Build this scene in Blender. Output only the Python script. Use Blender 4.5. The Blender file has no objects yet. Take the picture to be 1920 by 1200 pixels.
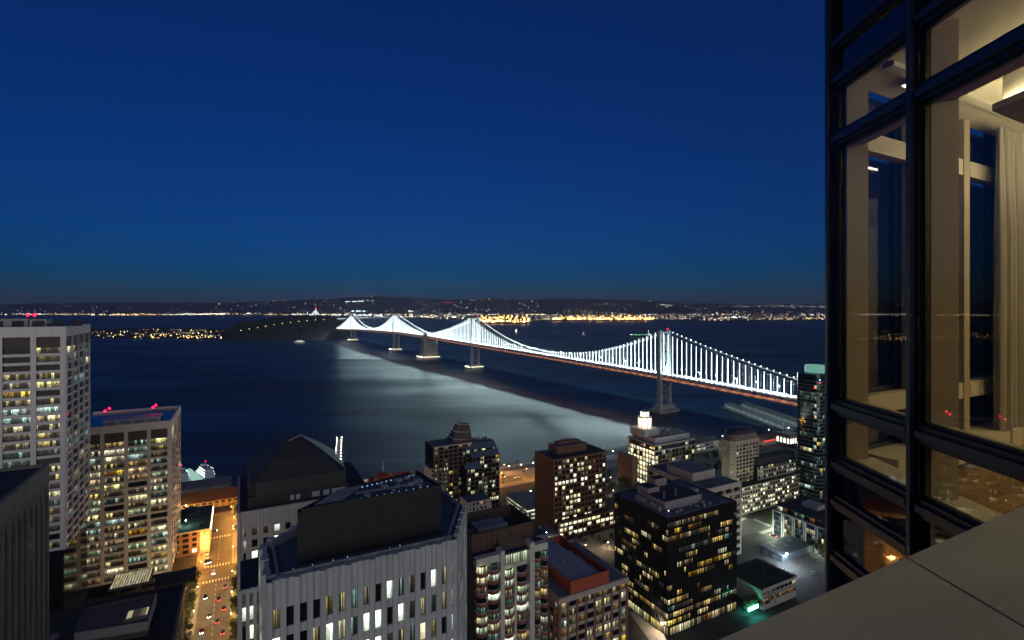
import bpy, math, random
from mathutils import Matrix, Vector, noise as mnoise

random.seed(7)
SC = bpy.context.scene
COL = SC.collection
R = math.radians

# ---------------------------------------------------------------- camera
F, YH, H = 960.0, 576.0, 174.0          # focal length in photo pixels, horizon row, eye height above the bay
G = 3.0                                  # street level above the bay
cam_d = bpy.data.cameras.new('camera')
cam_d.lens = 18.0
cam_d.sensor_width = 36.0
cam_d.shift_y = -(600 - YH) / 1920.0
cam_d.clip_start = 0.05
cam_d.clip_end = 90000
cam = bpy.data.objects.new('camera', cam_d)
COL.objects.link(cam)
cam.location = (0, 0, H)
cam.rotation_euler = (R(90), 0, 0)
SC.camera = cam

# ---------------------------------------------------------------- sky, afterglow, exposure
SUN_EL, SUN_ROT = 5.0, 162.0             # the sun has just gone, behind the camera
w = bpy.data.worlds.new('World')
SC.world = w
w.use_nodes = True
wn = w.node_tree
sky = wn.nodes.new('ShaderNodeTexSky')
sky.sky_type = 'NISHITA'
sky.sun_disc = False
sky.sun_elevation = R(SUN_EL)
sky.sun_rotation = R(SUN_ROT)
sky.ozone_density = 9.0
sky.dust_density = 0.3
sky.altitude = 150
tint = wn.nodes.new('ShaderNodeMix'); tint.data_type = 'RGBA'; tint.blend_type = 'MULTIPLY'; tint.inputs['Factor'].default_value = 1
tint.inputs['B'].default_value = (1.0, .84, 1.0, 1)
glow = wn.nodes.new('ShaderNodeMix'); glow.data_type = 'RGBA'; glow.blend_type = 'ADD'; glow.inputs['Factor'].default_value = 1
glow.inputs['B'].default_value = (.022, .016, .022, 1)          # the lit city's own faint glow on the night air
wn.links.new(sky.outputs[0], tint.inputs['A'])
wn.links.new(tint.outputs['Result'], glow.inputs['A'])
wn.links.new(glow.outputs['Result'], wn.nodes['Background'].inputs[0])
wn.nodes['Background'].inputs[1].default_value = 0.062

sun_d = bpy.data.lights.new('sun', 'SUN')
sun_d.energy = 0.9
sun_d.angle = R(70)
sun_d.color = (1.0, 0.93, 0.82)
sun = bpy.data.objects.new('sun', sun_d)
COL.objects.link(sun)
az = R(SUN_ROT)
to_sun = Vector((math.sin(az) * math.cos(R(SUN_EL)), math.cos(az) * math.cos(R(SUN_EL)), math.sin(R(SUN_EL))))
sun.rotation_euler = to_sun.to_track_quat('Z', 'Y').to_euler()

SC.view_settings.view_transform = 'Standard'
SC.view_settings.look = 'None'
SC.view_settings.exposure = 0
SC.view_settings.gamma = 1
SC.cycles.use_denoising = True
SC.cycles.use_adaptive_sampling = True
SC.cycles.adaptive_threshold = 0.02
SC.cycles.max_bounces = 5
SC.cycles.diffuse_bounces = 2
SC.cycles.glossy_bounces = 3
SC.cycles.transparent_max_bounces = 16
SC.cycles.sample_clamp_indirect = 4.0
SC.cycles.caustics_reflective = False
SC.cycles.caustics_refractive = False

# ---------------------------------------------------------------- geometry helpers
def P(u, v, z=G):
    d = F * (H - z) / (v - YH)
    return Vector(((u - 960) / F * d, d, z))
def PD(u, d, z=G):
    return Vector(((u - 960) / F * d, d, z))
def zat(v, d):
    return H - (v - YH) / F * d
TH = R(28.0)                              # the street grid: local x = along cross streets, local y = down the main street
E2 = Vector((math.cos(TH), math.sin(TH), 0))
E1 = Vector((-math.sin(TH), math.cos(TH), 0))
def reach(c, e, u):
    """metres from plan point c along e until picture column u"""
    k = (u - 960) / F
    return (k * c.y - c.x) / (e.x - k * e.y)

def link(o, parent=None):
    COL.objects.link(o)
    if parent is not None:
        o.parent = parent
    return o
def tag(o, label, cat, group=None):
    o['label'] = label
    o['category'] = cat
    if group: o['group'] = group
    return o
def thing(name, label, cat, loc=(0, 0, 0), rot=0.0, group=None):
    o = bpy.data.objects.new(name, None)
    o.location = loc
    o.rotation_euler = (0, 0, rot)
    o.empty_display_size = 1
    link(o)
    return tag(o, label, cat, group)
def copy_tree(o, parent=None):
    c = o.copy()
    link(c)
    c.parent = parent
    for ch in list(o.children):
        copy_tree(ch, c)
    return c

_cube = {}
def cube_mesh(m):
    k = m.name
    if k not in _cube:
        me = bpy.data.meshes.new('box_' + k)
        v = [(x, y, z) for x in (-.5, .5) for y in (-.5, .5) for z in (-.5, .5)]
        f = [(0, 1, 3, 2), (4, 6, 7, 5), (0, 4, 5, 1), (2, 3, 7, 6), (0, 2, 6, 4), (1, 5, 7, 3)]
        me.from_pydata(v, [], f)
        me.materials.append(m)
        _cube[k] = me
    return _cube[k]
def box(parent, name, m, x0, x1, y0, y1, z0, z1, rot=0.0):
    o = bpy.data.objects.new(name, cube_mesh(m))
    o.location = ((x0 + x1) / 2, (y0 + y1) / 2, (z0 + z1) / 2)
    o.scale = (abs(x1 - x0), abs(y1 - y0), abs(z1 - z0))
    o.rotation_euler = (0, 0, rot)
    return link(o, parent)

class MB:
    """collects faces, then links them as one mesh object"""
    def __init__(s): s.v, s.f = [], []
    def add(s, v, f):
        n = len(s.v)
        s.v += [tuple(p) for p in v]
        s.f += [tuple(i + n for i in q) for q in f]
        return s
    def box(s, x0, x1, y0, y1, z0, z1, rz=0.0, c=None):
        v = [(x, y, z) for x in (x0, x1) for y in (y0, y1) for z in (z0, z1)]
        if rz:
            cx, cy = c or ((x0 + x1) / 2, (y0 + y1) / 2)
            ca, sa = math.cos(rz), math.sin(rz)
            v = [(cx + (x - cx) * ca - (y - cy) * sa, cy + (x - cx) * sa + (y - cy) * ca, z) for x, y, z in v]
        return s.add(v, [(0, 1, 3, 2), (4, 6, 7, 5), (0, 4, 5, 1), (2, 3, 7, 6), (0, 2, 6, 4), (1, 5, 7, 3)])
    def bar(s, a, b, r, n=4, r2=None):
        a, b = Vector(a), Vector(b)
        r2 = r if r2 is None else r2
        q = (b - a).to_track_quat('Z', 'Y')
        ring = lambda c, rr: [c + q @ Vector((rr * math.cos(2 * math.pi * (i + .5) / n), rr * math.sin(2 * math.pi * (i + .5) / n), 0)) for i in range(n)]
        f = [(i, (i + 1) % n, n + (i + 1) % n, n + i) for i in range(n)]
        f += [tuple(range(n - 1, -1, -1)), tuple(range(n, 2 * n))]
        return s.add(ring(a, r) + ring(b, r2), f)
    def prism(s, poly, z0, z1):
        n = len(poly)
        v = [(p[0], p[1], z0) for p in poly] + [(p[0], p[1], z1) for p in poly]
        f = [(i, (i + 1) % n, n + (i + 1) % n, n + i) for i in range(n)]
        return s.add(v, f + [tuple(range(n - 1, -1, -1)), tuple(range(n, 2 * n))])
    def loft(s, rings, closed=True, caps=True):
        n = len(rings[0])
        v = [p for r in rings for p in r]
        f = []
        for k in range(len(rings) - 1):
            for i in range(n if closed else n - 1):
                f.append((k * n + i, k * n + (i + 1) % n, (k + 1) * n + (i + 1) % n, (k + 1) * n + i))
        if caps and closed:
            f += [tuple(range(n - 1, -1, -1)), tuple((len(rings) - 1) * n + i for i in range(n))]
        return s.add(v, f)
    def octa(s, c, r):
        x, y, z = c
        v = [(x + r, y, z), (x - r, y, z), (x, y + r, z), (x, y - r, z), (x, y, z + r), (x, y, z - r)]
        return s.add(v, [(0, 2, 4), (2, 1, 4), (1, 3, 4), (3, 0, 4), (2, 0, 5), (1, 2, 5), (3, 1, 5), (0, 3, 5)])
    def mesh(s, name, m):
        me = bpy.data.meshes.new(name)
        me.from_pydata(s.v, [], s.f)
        me.materials.append(m)
        return me
    def build(s, name, m, parent=None, smooth=False, loc=None):
        me = s.mesh(name, m)
        if smooth:
            for p in me.polygons: p.use_smooth = True
        o = bpy.data.objects.new(name, me)
        if loc: o.location = loc
        return link(o, parent)

class Face:
    """a wall seen from outside, left end a to right end b in the building's own axes"""
    def __init__(s, parent, a, b):
        s.p, s.a = parent, Vector((a[0], a[1], 0))
        d = Vector((b[0] - a[0], b[1] - a[1], 0))
        s.L = d.length
        s.t = d / s.L
        s.n = Vector((s.t.y, -s.t.x, 0))
        s.rot = math.atan2(s.t.y, s.t.x)
    def box(s, name, m, s0, s1, z0, z1, d0, d1, parent=None):
        c = s.a + s.t * ((s0 + s1) / 2) + s.n * ((d0 + d1) / 2)
        o = bpy.data.objects.new(name, cube_mesh(m))
        o.location = (c.x, c.y, (z0 + z1) / 2)
        o.scale = (abs(s1 - s0), abs(d1 - d0), abs(z1 - z0))
        o.rotation_euler = (0, 0, s.rot)
        return link(o, parent or s.p)
    def mb(s, m, s0, s1, z0, z1, d0, d1):
        c = s.a + s.t * ((s0 + s1) / 2) + s.n * ((d0 + d1) / 2)
        l, t = abs(s1 - s0) / 2, abs(d1 - d0) / 2
        m.box(c.x - l, c.x + l, c.y - t, c.y + t, z0, z1, s.rot, (c.x, c.y))

# ---------------------------------------------------------------- materials
def nodes(name):
    m = bpy.data.materials.new(name)
    m.use_nodes = True
    nt = m.node_tree
    return m, nt, nt.nodes['Principled BSDF']
def nd(nt, kind, **kw):
    n = nt.nodes.new(kind)
    for k, v in kw.items(): setattr(n, k, v)
    return n
_mats = {}
def M(name, col, rough=.8, var=.18, scale=.35, bump=0.0, metal=0.0, spec=.4, streak=0.0, bscale=None):
    """a plain surface: its colour mottled by two noises in world space, with optional rain streaks and relief"""
    if name in _mats: return _mats[name]
    m, nt, b = nodes(name)
    L = nt.links
    geo = nd(nt, 'ShaderNodeNewGeometry')
    n1 = nd(nt, 'ShaderNodeTexNoise'); n1.inputs['Scale'].default_value = scale; n1.inputs['Detail'].default_value = 6
    n1.inputs['Roughness'].default_value = .65
    L.new(geo.outputs['Position'], n1.inputs['Vector'])
    mix = nd(nt, 'ShaderNodeMix', data_type='RGBA')
    mr = nd(nt, 'ShaderNodeMapRange'); mr.inputs[1].default_value = .3; mr.inputs[2].default_value = .7
    L.new(n1.outputs['Fac'], mr.inputs[0]); L.new(mr.outputs[0], mix.inputs['Factor'])
    mix.inputs['A'].default_value = [c * (1 - var) for c in col] + [1]
    mix.inputs['B'].default_value = [min(1, c * (1 + var)) for c in col] + [1]
    out = mix.outputs['Result']
    if streak:
        mp = nd(nt, 'ShaderNodeMapping'); mp.inputs['Scale'].default_value = (1.1, 1.1, .05)
        L.new(geo.outputs['Position'], mp.inputs['Vector'])
        n2 = nd(nt, 'ShaderNodeTexNoise'); n2.inputs['Scale'].default_value = 1.0; n2.inputs['Detail'].default_value = 4
        L.new(mp.outputs[0], n2.inputs['Vector'])
        r2 = nd(nt, 'ShaderNodeMapRange'); r2.inputs[1].default_value = .45; r2.inputs[2].default_value = .75
        r2.inputs[3].default_value = 1.0; r2.inputs[4].default_value = 1.0 - streak
        L.new(n2.outputs['Fac'], r2.inputs[0])
        mm = nd(nt, 'ShaderNodeMix', data_type='RGBA', blend_type='MULTIPLY'); mm.inputs['Factor'].default_value = 1
        L.new(out, mm.inputs['A']); L.new(r2.outputs[0], mm.inputs['B'])
        out = mm.outputs['Result']
    L.new(out, b.inputs['Base Color'])
    b.inputs['Roughness'].default_value = rough
    b.inputs['Metallic'].default_value = metal
    b.inputs['Specular IOR Level'].default_value = spec
    if bump:
        bp = nd(nt, 'ShaderNodeBump'); bp.inputs['Strength'].default_value = bump; bp.inputs['Distance'].default_value = .05
        n3 = nd(nt, 'ShaderNodeTexNoise'); n3.inputs['Scale'].default_value = bscale or scale * 8; n3.inputs['Detail'].default_value = 4
        L.new(geo.outputs['Position'], n3.inputs['Vector'])
        L.new(n3.outputs['Fac'], bp.inputs['Height']); L.new(bp.outputs[0], b.inputs['Normal'])
    _mats[name] = m
    return m
def EM(name, col, strength, sampled=True):
    if name in _mats: return _mats[name]
    m, nt, b = nodes(name)
    b.inputs['Base Color'].default_value = (.02, .02, .02, 1)
    b.inputs['Emission Color'].default_value = (*col, 1)
    b.inputs['Emission Strength'].default_value = strength
    if not sampled: m.cycles.emission_sampling = 'NONE'
    _mats[name] = m
    return m
def WIN(name, col, strength, cells=5.0, clutter=.6, base=(.015, .018, .02), floor_=.07, power=2.0):
    """a window pane: dark reflecting glass in front of a lit room whose partitions, ceiling lamps and furniture vary from pane to pane"""
    if name in _mats: return _mats[name]
    m, nt, b = nodes(name)
    L = nt.links
    tc = nd(nt, 'ShaderNodeTexCoord'); oi = nd(nt, 'ShaderNodeObjectInfo'); sx = nd(nt, 'ShaderNodeSeparateXYZ')
    L.new(tc.outputs['Generated'], sx.inputs[0])
    def math_(op, a, b_=None, c_=None):
        n = nd(nt, 'ShaderNodeMath', operation=op)
        for i, x in enumerate((a, b_, c_)):
            if x is None: continue
            if isinstance(x, (int, float)): n.inputs[i].default_value = x
            else: L.new(x, n.inputs[i])
        return n.outputs[0]
    rnd = oi.outputs['Random']
    seed = math_('MULTIPLY', rnd, 91.7)
    cellu = math_('FLOOR', math_('MULTIPLY_ADD', sx.outputs['X'], cells, math_('MULTIPLY', rnd, 7.3)))
    wn_ = nd(nt, 'ShaderNodeTexWhiteNoise', noise_dimensions='2D')
    cv = nd(nt, 'ShaderNodeCombineXYZ'); L.new(cellu, cv.inputs[0]); L.new(seed, cv.inputs[1])
    L.new(cv.outputs[0], wn_.inputs['Vector'])
    part = math_('MULTIPLY_ADD', math_('POWER', wn_.outputs['Value'], power), .95, floor_)
    nz = nd(nt, 'ShaderNodeTexNoise'); nz.inputs['Scale'].default_value = 1.0; nz.inputs['Detail'].default_value = 3
    cv2 = nd(nt, 'ShaderNodeCombineXYZ')
    L.new(math_('MULTIPLY', sx.outputs['X'], cells * 2.6), cv2.inputs[0]); L.new(seed, cv2.inputs[1])
    L.new(math_('MULTIPLY', sx.outputs['Z'], 3.2), cv2.inputs[2])
    L.new(cv2.outputs[0], nz.inputs['Vector'])
    # furniture and people: dark lumps that thin out towards the ceiling
    lump = nd(nt, 'ShaderNodeMapRange'); lump.inputs[1].default_value = .42; lump.inputs[2].default_value = .56
    lump.inputs[3].default_value = 1 - clutter; lump.inputs[4].default_value = 1.0
    L.new(math_('ADD', nz.outputs['Fac'], math_('MULTIPLY_ADD', sx.outputs['Z'], .28, -.14)), lump.inputs[0])
    grad = math_('MULTIPLY_ADD', sx.outputs['Z'], .55, .55)
    # ceiling lamps
    lamp = nd(nt, 'ShaderNodeMapRange'); lamp.inputs[1].default_value = .60; lamp.inputs[2].default_value = .68
    lamp.inputs[3].default_value = 0; lamp.inputs[4].default_value = 1.2
    L.new(nz.outputs['Fac'], lamp.inputs[0])
    top = nd(nt, 'ShaderNodeMapRange'); top.inputs[1].default_value = .6; top.inputs[2].default_value = .72
    L.new(sx.outputs['Z'], top.inputs[0])
    tot = math_('ADD', math_('MULTIPLY', math_('MULTIPLY', part, lump.outputs[0]), grad), math_('MULTIPLY', math_('MULTIPLY', lamp.outputs[0], top.outputs[0]), part))
    st = math_('MULTIPLY', tot, strength)
    hs = nd(nt, 'ShaderNodeHueSaturation'); hs.inputs['Color'].default_value = (*col, 1)
    L.new(math_('MULTIPLY_ADD', wn_.outputs['Value'], .05, .475), hs.inputs['Hue'])
    L.new(math_('MULTIPLY_ADD', rnd, .5, .7), hs.inputs['Saturation'])
    L.new(hs.outputs[0], b.inputs['Emission Color'])
    L.new(st, b.inputs['Emission Strength'])
    b.inputs['Base Color'].default_value = (*base, 1)
    b.inputs['Roughness'].default_value = .08
    b.inputs['Specular IOR Level'].default_value = .22
    m.cycles.emission_sampling = 'NONE'
    _mats[name] = m
    return m
W_WARM = WIN('room_warm', (1.0, .66, .22), 1.5)
W_PALE = WIN('room_pale', (1.0, .92, .52), 1.7, clutter=.4)
W_GREEN = WIN('room_greenish', (.86, 1.0, .62), 1.5)
W_COOL = WIN('room_cool', (.72, 1.0, .86), 1.2)
W_DIM = WIN('room_dim', (1.0, .80, .40), .8, cells=6, floor_=.035, power=7)
W_DIMC = WIN('room_dim_cool', (.6, 1.0, .8), .7, cells=6, floor_=.03, power=7)
W_AMBER = WIN('room_amber', (1.0, .5, .12), .45, clutter=.8)
W_DARK = M('dark_glass', (.010, .013, .017), .06, .3, .2, spec=.22)
W_BRIGHT = WIN('room_bright', (1.0, .9, .55), 2.2, cells=1.2, clutter=.35, floor_=.55)
W_BRIGHTC = WIN('room_bright_cool', (.9, 1.0, .78), 2.0, cells=1.2, clutter=.4, floor_=.5)
RW = WIN('office_warm', (1.0, .64, .20), 1.9, cells=9, clutter=.85, floor_=.05, power=2.2)
RP = WIN('office_pale', (1.0, .88, .46), 2.1, cells=9, clutter=.8, floor_=.06, power=2.0)
RG = WIN('office_greenish', (.80, 1.0, .60), 1.7, cells=9, clutter=.85, floor_=.05, power=2.2)
RC = WIN('office_cool', (.70, 1.0, .86), 1.5, cells=9, clutter=.85, floor_=.05, power=2.4)
RD = WIN('office_dim', (1.0, .78, .38), 1.3, cells=11, clutter=.9, floor_=.025, power=6)
RE = WIN('office_dim_cool', (.6, 1.0, .75), 1.1, cells=11, clutter=.9, floor_=.025, power=7)
RA = WIN('office_amber', (1.0, .5, .10), .8, cells=9, clutter=.9, floor_=.04, power=2)
def pick(rng, table):
    x = rng.random() * sum(t[1] for t in table)
    for m, p in table:
        x -= p
        if x <= 0: return m
    return table[-1][0]

ROOF = M('roof_membrane', (.075, .085, .11), .7, .35, .12, .3)
ROOFD = M('roof_dark', (.03, .033, .04), .8, .4, .15, .3)
ROOFG = M('roof_grey', (.17, .18, .19), .8, .3, .15, .3)
CONC_W = M('white_concrete', (.62, .60, .58), .75, .06, .2, .1, streak=.12)
CONC_G = M('grey_concrete', (.36, .37, .36), .8, .10, .2, .1, streak=.22)
CONC_B = M('beige_concrete', (.46, .40, .32), .8, .10, .25, .1, streak=.2)
STONE = M('grey_stone', (.42, .39, .36), .8, .12, .3, .1, streak=.12)
BRICK_BR = M('brown_brick', (.20, .095, .055), .8, .2, .5, .2, streak=.15)
BRICK_RED = M('red_stucco', (.33, .07, .035), .8, .15, .4, .15, streak=.15)
MAROON = M('maroon_panel', (.20, .075, .06), .7, .15, .4, .1)
LOUVRE = M('brown_louvre', (.075, .06, .05), .7, .2, .6, .2)
BLACKM = M('black_metal', (.02, .022, .027), .45, .3, .5, spec=.5)
STEEL = M('grey_steel', (.32, .34, .35), .5, .15, .3, .05, metal=.2, streak=.15)
MECH = M('plant_grey', (.25, .26, .27), .6, .2, .6, .1)
ASPH = M('asphalt', (.055, .054, .052), .85, .3, .2, .25)
PAVE = M('pavement', (.24, .22, .20), .85, .2, .4, .2)
PAINT = M('road_paint', (.7, .68, .62), .7, .2, 1.0)
RED_L = EM('red_beacon', (1.0, .004, .03), 13)

# ================================================================ THE SETTING
def struct(o):
    o['kind'] = 'structure'
    return o
def stuff(o, label=None, cat=None):
    o['kind'] = 'stuff'
    if label: tag(o, label, cat)
    return o

# ---- the bay
def water_mat():
    m, nt, b = nodes('bay_water')
    L = nt.links
    geo = nd(nt, 'ShaderNodeNewGeometry')
    mp = nd(nt, 'ShaderNodeMapping'); mp.inputs['Scale'].default_value = (.0016, .007, 1); mp.inputs['Rotation'].default_value = (0, 0, R(-8))
    L.new(geo.outputs['Position'], mp.inputs['Vector'])
    n = nd(nt, 'ShaderNodeTexNoise'); n.inputs['Scale'].default_value = 1; n.inputs['Detail'].default_value = 5; n.inputs['Roughness'].default_value = .6
    n.inputs['Distortion'].default_value = .6
    L.new(mp.outputs[0], n.inputs['Vector'])
    mr = nd(nt, 'ShaderNodeMapRange'); mr.inputs[1].default_value = .35; mr.inputs[2].default_value = .65
    mr.inputs[3].default_value = .34; mr.inputs[4].default_value = .54
    L.new(n.outputs['Fac'], mr.inputs[0])
    L.new(mr.outputs[0], b.inputs['Roughness'])
    b.inputs['Base Color'].default_value = (.003, .012, .022, 1)
    b.inputs['IOR'].default_value = 1.33
    bp = nd(nt, 'ShaderNodeBump'); bp.inputs['Strength'].default_value = .25; bp.inputs['Distance'].default_value = 1.0
    n2 = nd(nt, 'ShaderNodeTexNoise'); n2.inputs['Scale'].default_value = .035; n2.inputs['Detail'].default_value = 5
    L.new(geo.outputs['Position'], n2.inputs['Vector']); L.new(n2.outputs['Fac'], bp.inputs['Height'])
    L.new(bp.outputs[0], b.inputs['Normal'])
    return m
struct(MB().add([(-40000, 60, 0), (40000, 60, 0), (40000, 60000, 0), (-40000, 60000, 0)], [(0, 1, 2, 3)]).build('water', water_mat()))

def interp(x, pts):
    if x <= pts[0][0]: return pts[0][1]
    for (a, p), (b, q) in zip(pts, pts[1:]):
        if x <= b:
            return p + (q - p) * (x - a) / (b - a)
    return pts[-1][1]
def fbm(x, y, o=4):
    return mnoise.fractal(Vector((x, y, 3.1)), 1.0, 2.1, o)

# ---- the far shore and its hills
SHORE = [(-900, 590.5), (0, 591), (250, 592.3), (450, 591), (560, 592), (690, 594), (870, 600), (900, 607), (985, 608), (1000, 603.5), (1040, 602), (1225, 602.5), (1238, 600), (1330, 603.5), (1500, 602), (1560, 601), (2900, 600)]
RIDGE = [(-900, 571), (0, 571.5), (80, 568), (240, 567), (400, 567), (480, 565), (600, 561), (690, 555.5), (760, 557), (830, 562), (890, 561), (920, 558), (950, 561), (1000, 562), (1030, 558.5), (1060, 560), (1100, 560.5), (1200, 563), (1300, 568), (1400, 571), (1450, 568.5), (1560, 572), (2900, 573)]
def far_z(u, d):
    zr = zat(interp(u, RIDGE), 17000.0)
    t = (d - 11800) / 5200
    if t <= 0: return G
    t = min(t, 1)
    s = t * t * (3 - 2 * t)
    return G + (zr - G) * (.25 * t + .75 * s) * (1 + .22 * (1 - t) * fbm(u * .02, d * .0007)) + 14 * t * fbm(u * .09, d * .002)
us = [-900 + 9 * i for i in range(423)]
ds = [None, 11000, 11800, 12400, 13000, 13600, 14200, 14800, 15400, 16000, 16500, 17000, 18500]
vv, ff = [], []
for u in us:
    d0 = F * H / (interp(u, SHORE) - YH)
    vv.append(PD(u, d0, -2))
    for d in ds:
        d = d or d0
        d = max(d, d0)
        vv.append(PD(u, d, far_z(u, d) if d < 18000 else 0))
n = len(ds) + 1
for i in range(len(us) - 1):
    for k in range(n - 1):
        ff.append((i * n + k, (i + 1) * n + k, (i + 1) * n + k + 1, i * n + k + 1))
HILL = M('hillside', (.022, .024, .026), .95, .3, .002)
far = struct(MB().add(vv, ff).build('hills', HILL, smooth=True))

# ---- islands in the bay: the flat one and the wooded one
def island(name, us_, top, base, far_v, m, seed):
    vv, ff = [], []
    rows = [-.05, 0, .15, .3, .45, .6, .75, .9, 1.0]
    for u in us_:
        d0 = F * H / (interp(u, base) - YH); d1 = F * H / (interp(u, far_v) - YH)
        for r in rows:
            d = d0 + (d1 - d0) * r
            z = -2 if r < 0 or r == 1.0 else interp(u, top) * math.sin(min(1, r / .45) * math.pi / 2) ** .8 * (1 if r < .6 else (1 - r) / .45) + G
            if 0 < r < 1: z += interp(u, top) * .10 * fbm(u * .05 + seed, d * .006)
            vv.append(PD(u, d, z))
    n = len(rows)
    for i in range(len(us_) - 1):
        for k in range(n - 1):
            ff.append((i * n + k, (i + 1) * n + k, (i + 1) * n + k + 1, i * n + k + 1))
    return struct(MB().add(vv, ff).build(name, m, smooth=True))
ISL = M('island_soil', (.03, .03, .028), .95, .3, .01)
TI_BASE = [(40, 631), (180, 634), (300, 635), (420, 636.5), (440, 636)]
TI_FAR = [(40, 622), (180, 616), (300, 614), (420, 616), (440, 618)]
island('flat_island', [40 + 10 * i for i in range(41)], [(40, 2), (440, 3)], TI_BASE, TI_FAR, ISL, 1)
YB_BASE = [(412, 636.5), (440, 638), (520, 638), (600, 637.5), (632, 634), (668, 628)]
YB_FAR = [(412, 634), (440, 620), (520, 612), (600, 610), (632, 611), (668, 616)]
YB_TOP = [(412, 4), (440, 50), (470, 68), (520, 88), (560, 98), (600, 102), (625, 85), (640, 58), (655, 35), (668, 3)]
island('wooded_island', [412 + 4 * i for i in range(65)], YB_TOP, YB_BASE, YB_FAR, ISL, 5)
def yb_pt(u, r):
    d0 = F * H / (interp(u, YB_BASE) - YH); d1 = F * H / (interp(u, YB_FAR) - YH)
    d = d0 + (d1 - d0) * r
    return PD(u, d, interp(u, YB_TOP) * math.sin(min(1, r / .45) * math.pi / 2) ** .8 * (1 if r < .6 else (1 - r) / .45) + G)

# ================================================================ THE BRIDGE
BD = Vector((math.sin(-.538), math.cos(-.538), 0))
bridge = thing('suspension_bridge', 'long double-deck suspension bridge crossing the bay with white lit vertical cables', 'bridge', (-287.2, 1766.5, 0), math.atan2(BD.y, BD.x))
LED = EM('led_white', (.80, .94, 1.0), 9.5)
LEDBULB = EM('led_bulb', (.85, .95, 1.0), 14)
TRUSS = M('truss_steel', (.20, .20, .20), .6, .15, .2)
SODIUM = EM('deck_lamp_orange', (1.0, .33, .15), 9)
DECKW = M('upper_roadway', (.42, .42, .41), .8, .1, .1)
BARR = M('deck_barrier', (.5, .5, .5), .8, .1, .2)
CABLE = M('cable_steel', (.28, .29, .3), .6, .1, .2)
ZD = [(-1640, 42), (-1412, 52), (-1290, 56), (-1058, 62.5), (-700, 67.5), (-354, 71), (0, 76), (354, 75.5), (700, 69.5), (1058, 60), (1250, 54), (1430, 48)]
def zd(s):
    return sum(interp(s + o, ZD) for o in (-90, -45, 0, 45, 90)) / 5
TOW = {-1058: 133.0, -354: 143.0, 354: 143.0, 1058: 131.0}
def zc(s):
    """height of the main cable"""
    a = abs(s)
    sg = 1 if s > 0 else -1
    t1, t2 = TOW[sg * 354], TOW[sg * 1058]
    if a > 1058:
        t = (a - 1058) / 354
        return t2 + (zd(sg * 1412) + 3 - t2) * t - 26 * t * (1 - t)
    if a > 354:
        t = (a - 354) / 704
        low = zd(sg * 706) + 4.5
        base = t1 + (t2 - t1) * t
        return base - 4 * t * (1 - t) * ((t1 + t2) / 2 - low)
    t = (354 - a) / 354
    return t1 + (zd(0) + 4 - t1) * t - 26 * t * (1 - t)
S0, S1 = -1640, 1425
st = [S0 + (S1 - S0) * i / 120 for i in range(121)]
def sweep(y0, y1, h0, h1, name, m, sts=st, parent=bridge):
    rings = [[(s, y0, zd(s) + h0), (s, y1, zd(s) + h0), (s, y1, zd(s) + h1), (s, y0, zd(s) + h1)] for s in sts]
    return MB().loft(rings).build(name, m, parent)
updeck = sweep(-10.5, 10.5, -1.0, 0, 'upper_deck', DECKW)
lodeck = sweep(-9.4, 9.4, -9.0, -8.0, 'lower_deck', DECKW)
for sgn in (-1, 1):
    sweep(sgn * 9.6, sgn * 10.2, 0.003, 1.3, 'barrier', BARR)
    sweep(sgn * 9.5 , sgn * 10.3, -9.5, -8.4, 'bottom_chord', TRUSS)
sweep(-1.0, 1.0, -1.6, -1.05, 'lamp_row', SODIUM)
# Warren truss webs: the near end one by one, the far end joined
def web(mb, k, y):
    a, b = k * 9.15, (k + 1) * 9.15
    z0, z1 = zd(a), zd(b)
    if k % 2: mb.bar((a, y, z0 - 1), (b, y, z1 - 8.6), .55)
    else: mb.bar((a, y, z0 - 8.6), (b, y, z1 - 1), .55)
    if k % 2 == 0: mb.bar((a, y, z0 - 8.6), (a, y, z0 - 1), .35)
rest = MB()
for k in range(int(S0 / 9.15), int(S1 / 9.15)):
    if -150 < k < -60:
        m_ = MB(); web(m_, k, 9.9); m_.build('truss_diagonal', TRUSS, bridge)
    else: web(rest, k, 9.9)
    web(rest, k, -9.9)
stuff(rest.build('truss_web', TRUSS, bridge))
# main cables
for y in (10.6, -10.6):
    mb = MB()
    pts = [(-1412 + 2824 * i / 160) for i in range(161)]
    for a, b in zip(pts, pts[1:]):
        mb.bar((a, y, zc(a)), (b, y, zc(b)), .75, 5)
    mb.build('main_cable', CABLE, bridge)
# suspenders: the near row carries the lights
def sus_pos():
    out = []
    for lo, hi, nn in ((-1412, -1058, 37), (-1058, -354, 73), (-354, 0, 37), (0, 354, 37), (354, 1058, 73), (1058, 1412, 37)):
        out += [lo + (hi - lo) * (i + 1) / (nn + 1) for i in range(nn)]
    return out
SP = sus_pos()
bulbs, dull = MB(), MB()
for s in SP:
    a, b = zd(s) + .5, zc(s)
    if b - a > 1.5:
        box(bridge, 'lit_suspender', LED, s - .12, s + .12, 10.75, 11.0, a, b)
        dull.bar((s, -10.6, a), (s, -10.6, b), .16)
    bulbs.octa((s, -10.6, b + 1.6), .62)
    if b - a > 1.5: bulbs.octa((s, 10.9, b + .9), .4)
stuff(bulbs.build('cable_bulbs', LEDBULB, bridge))
stuff(dull.build('unlit_suspenders', CABLE, bridge))
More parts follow.
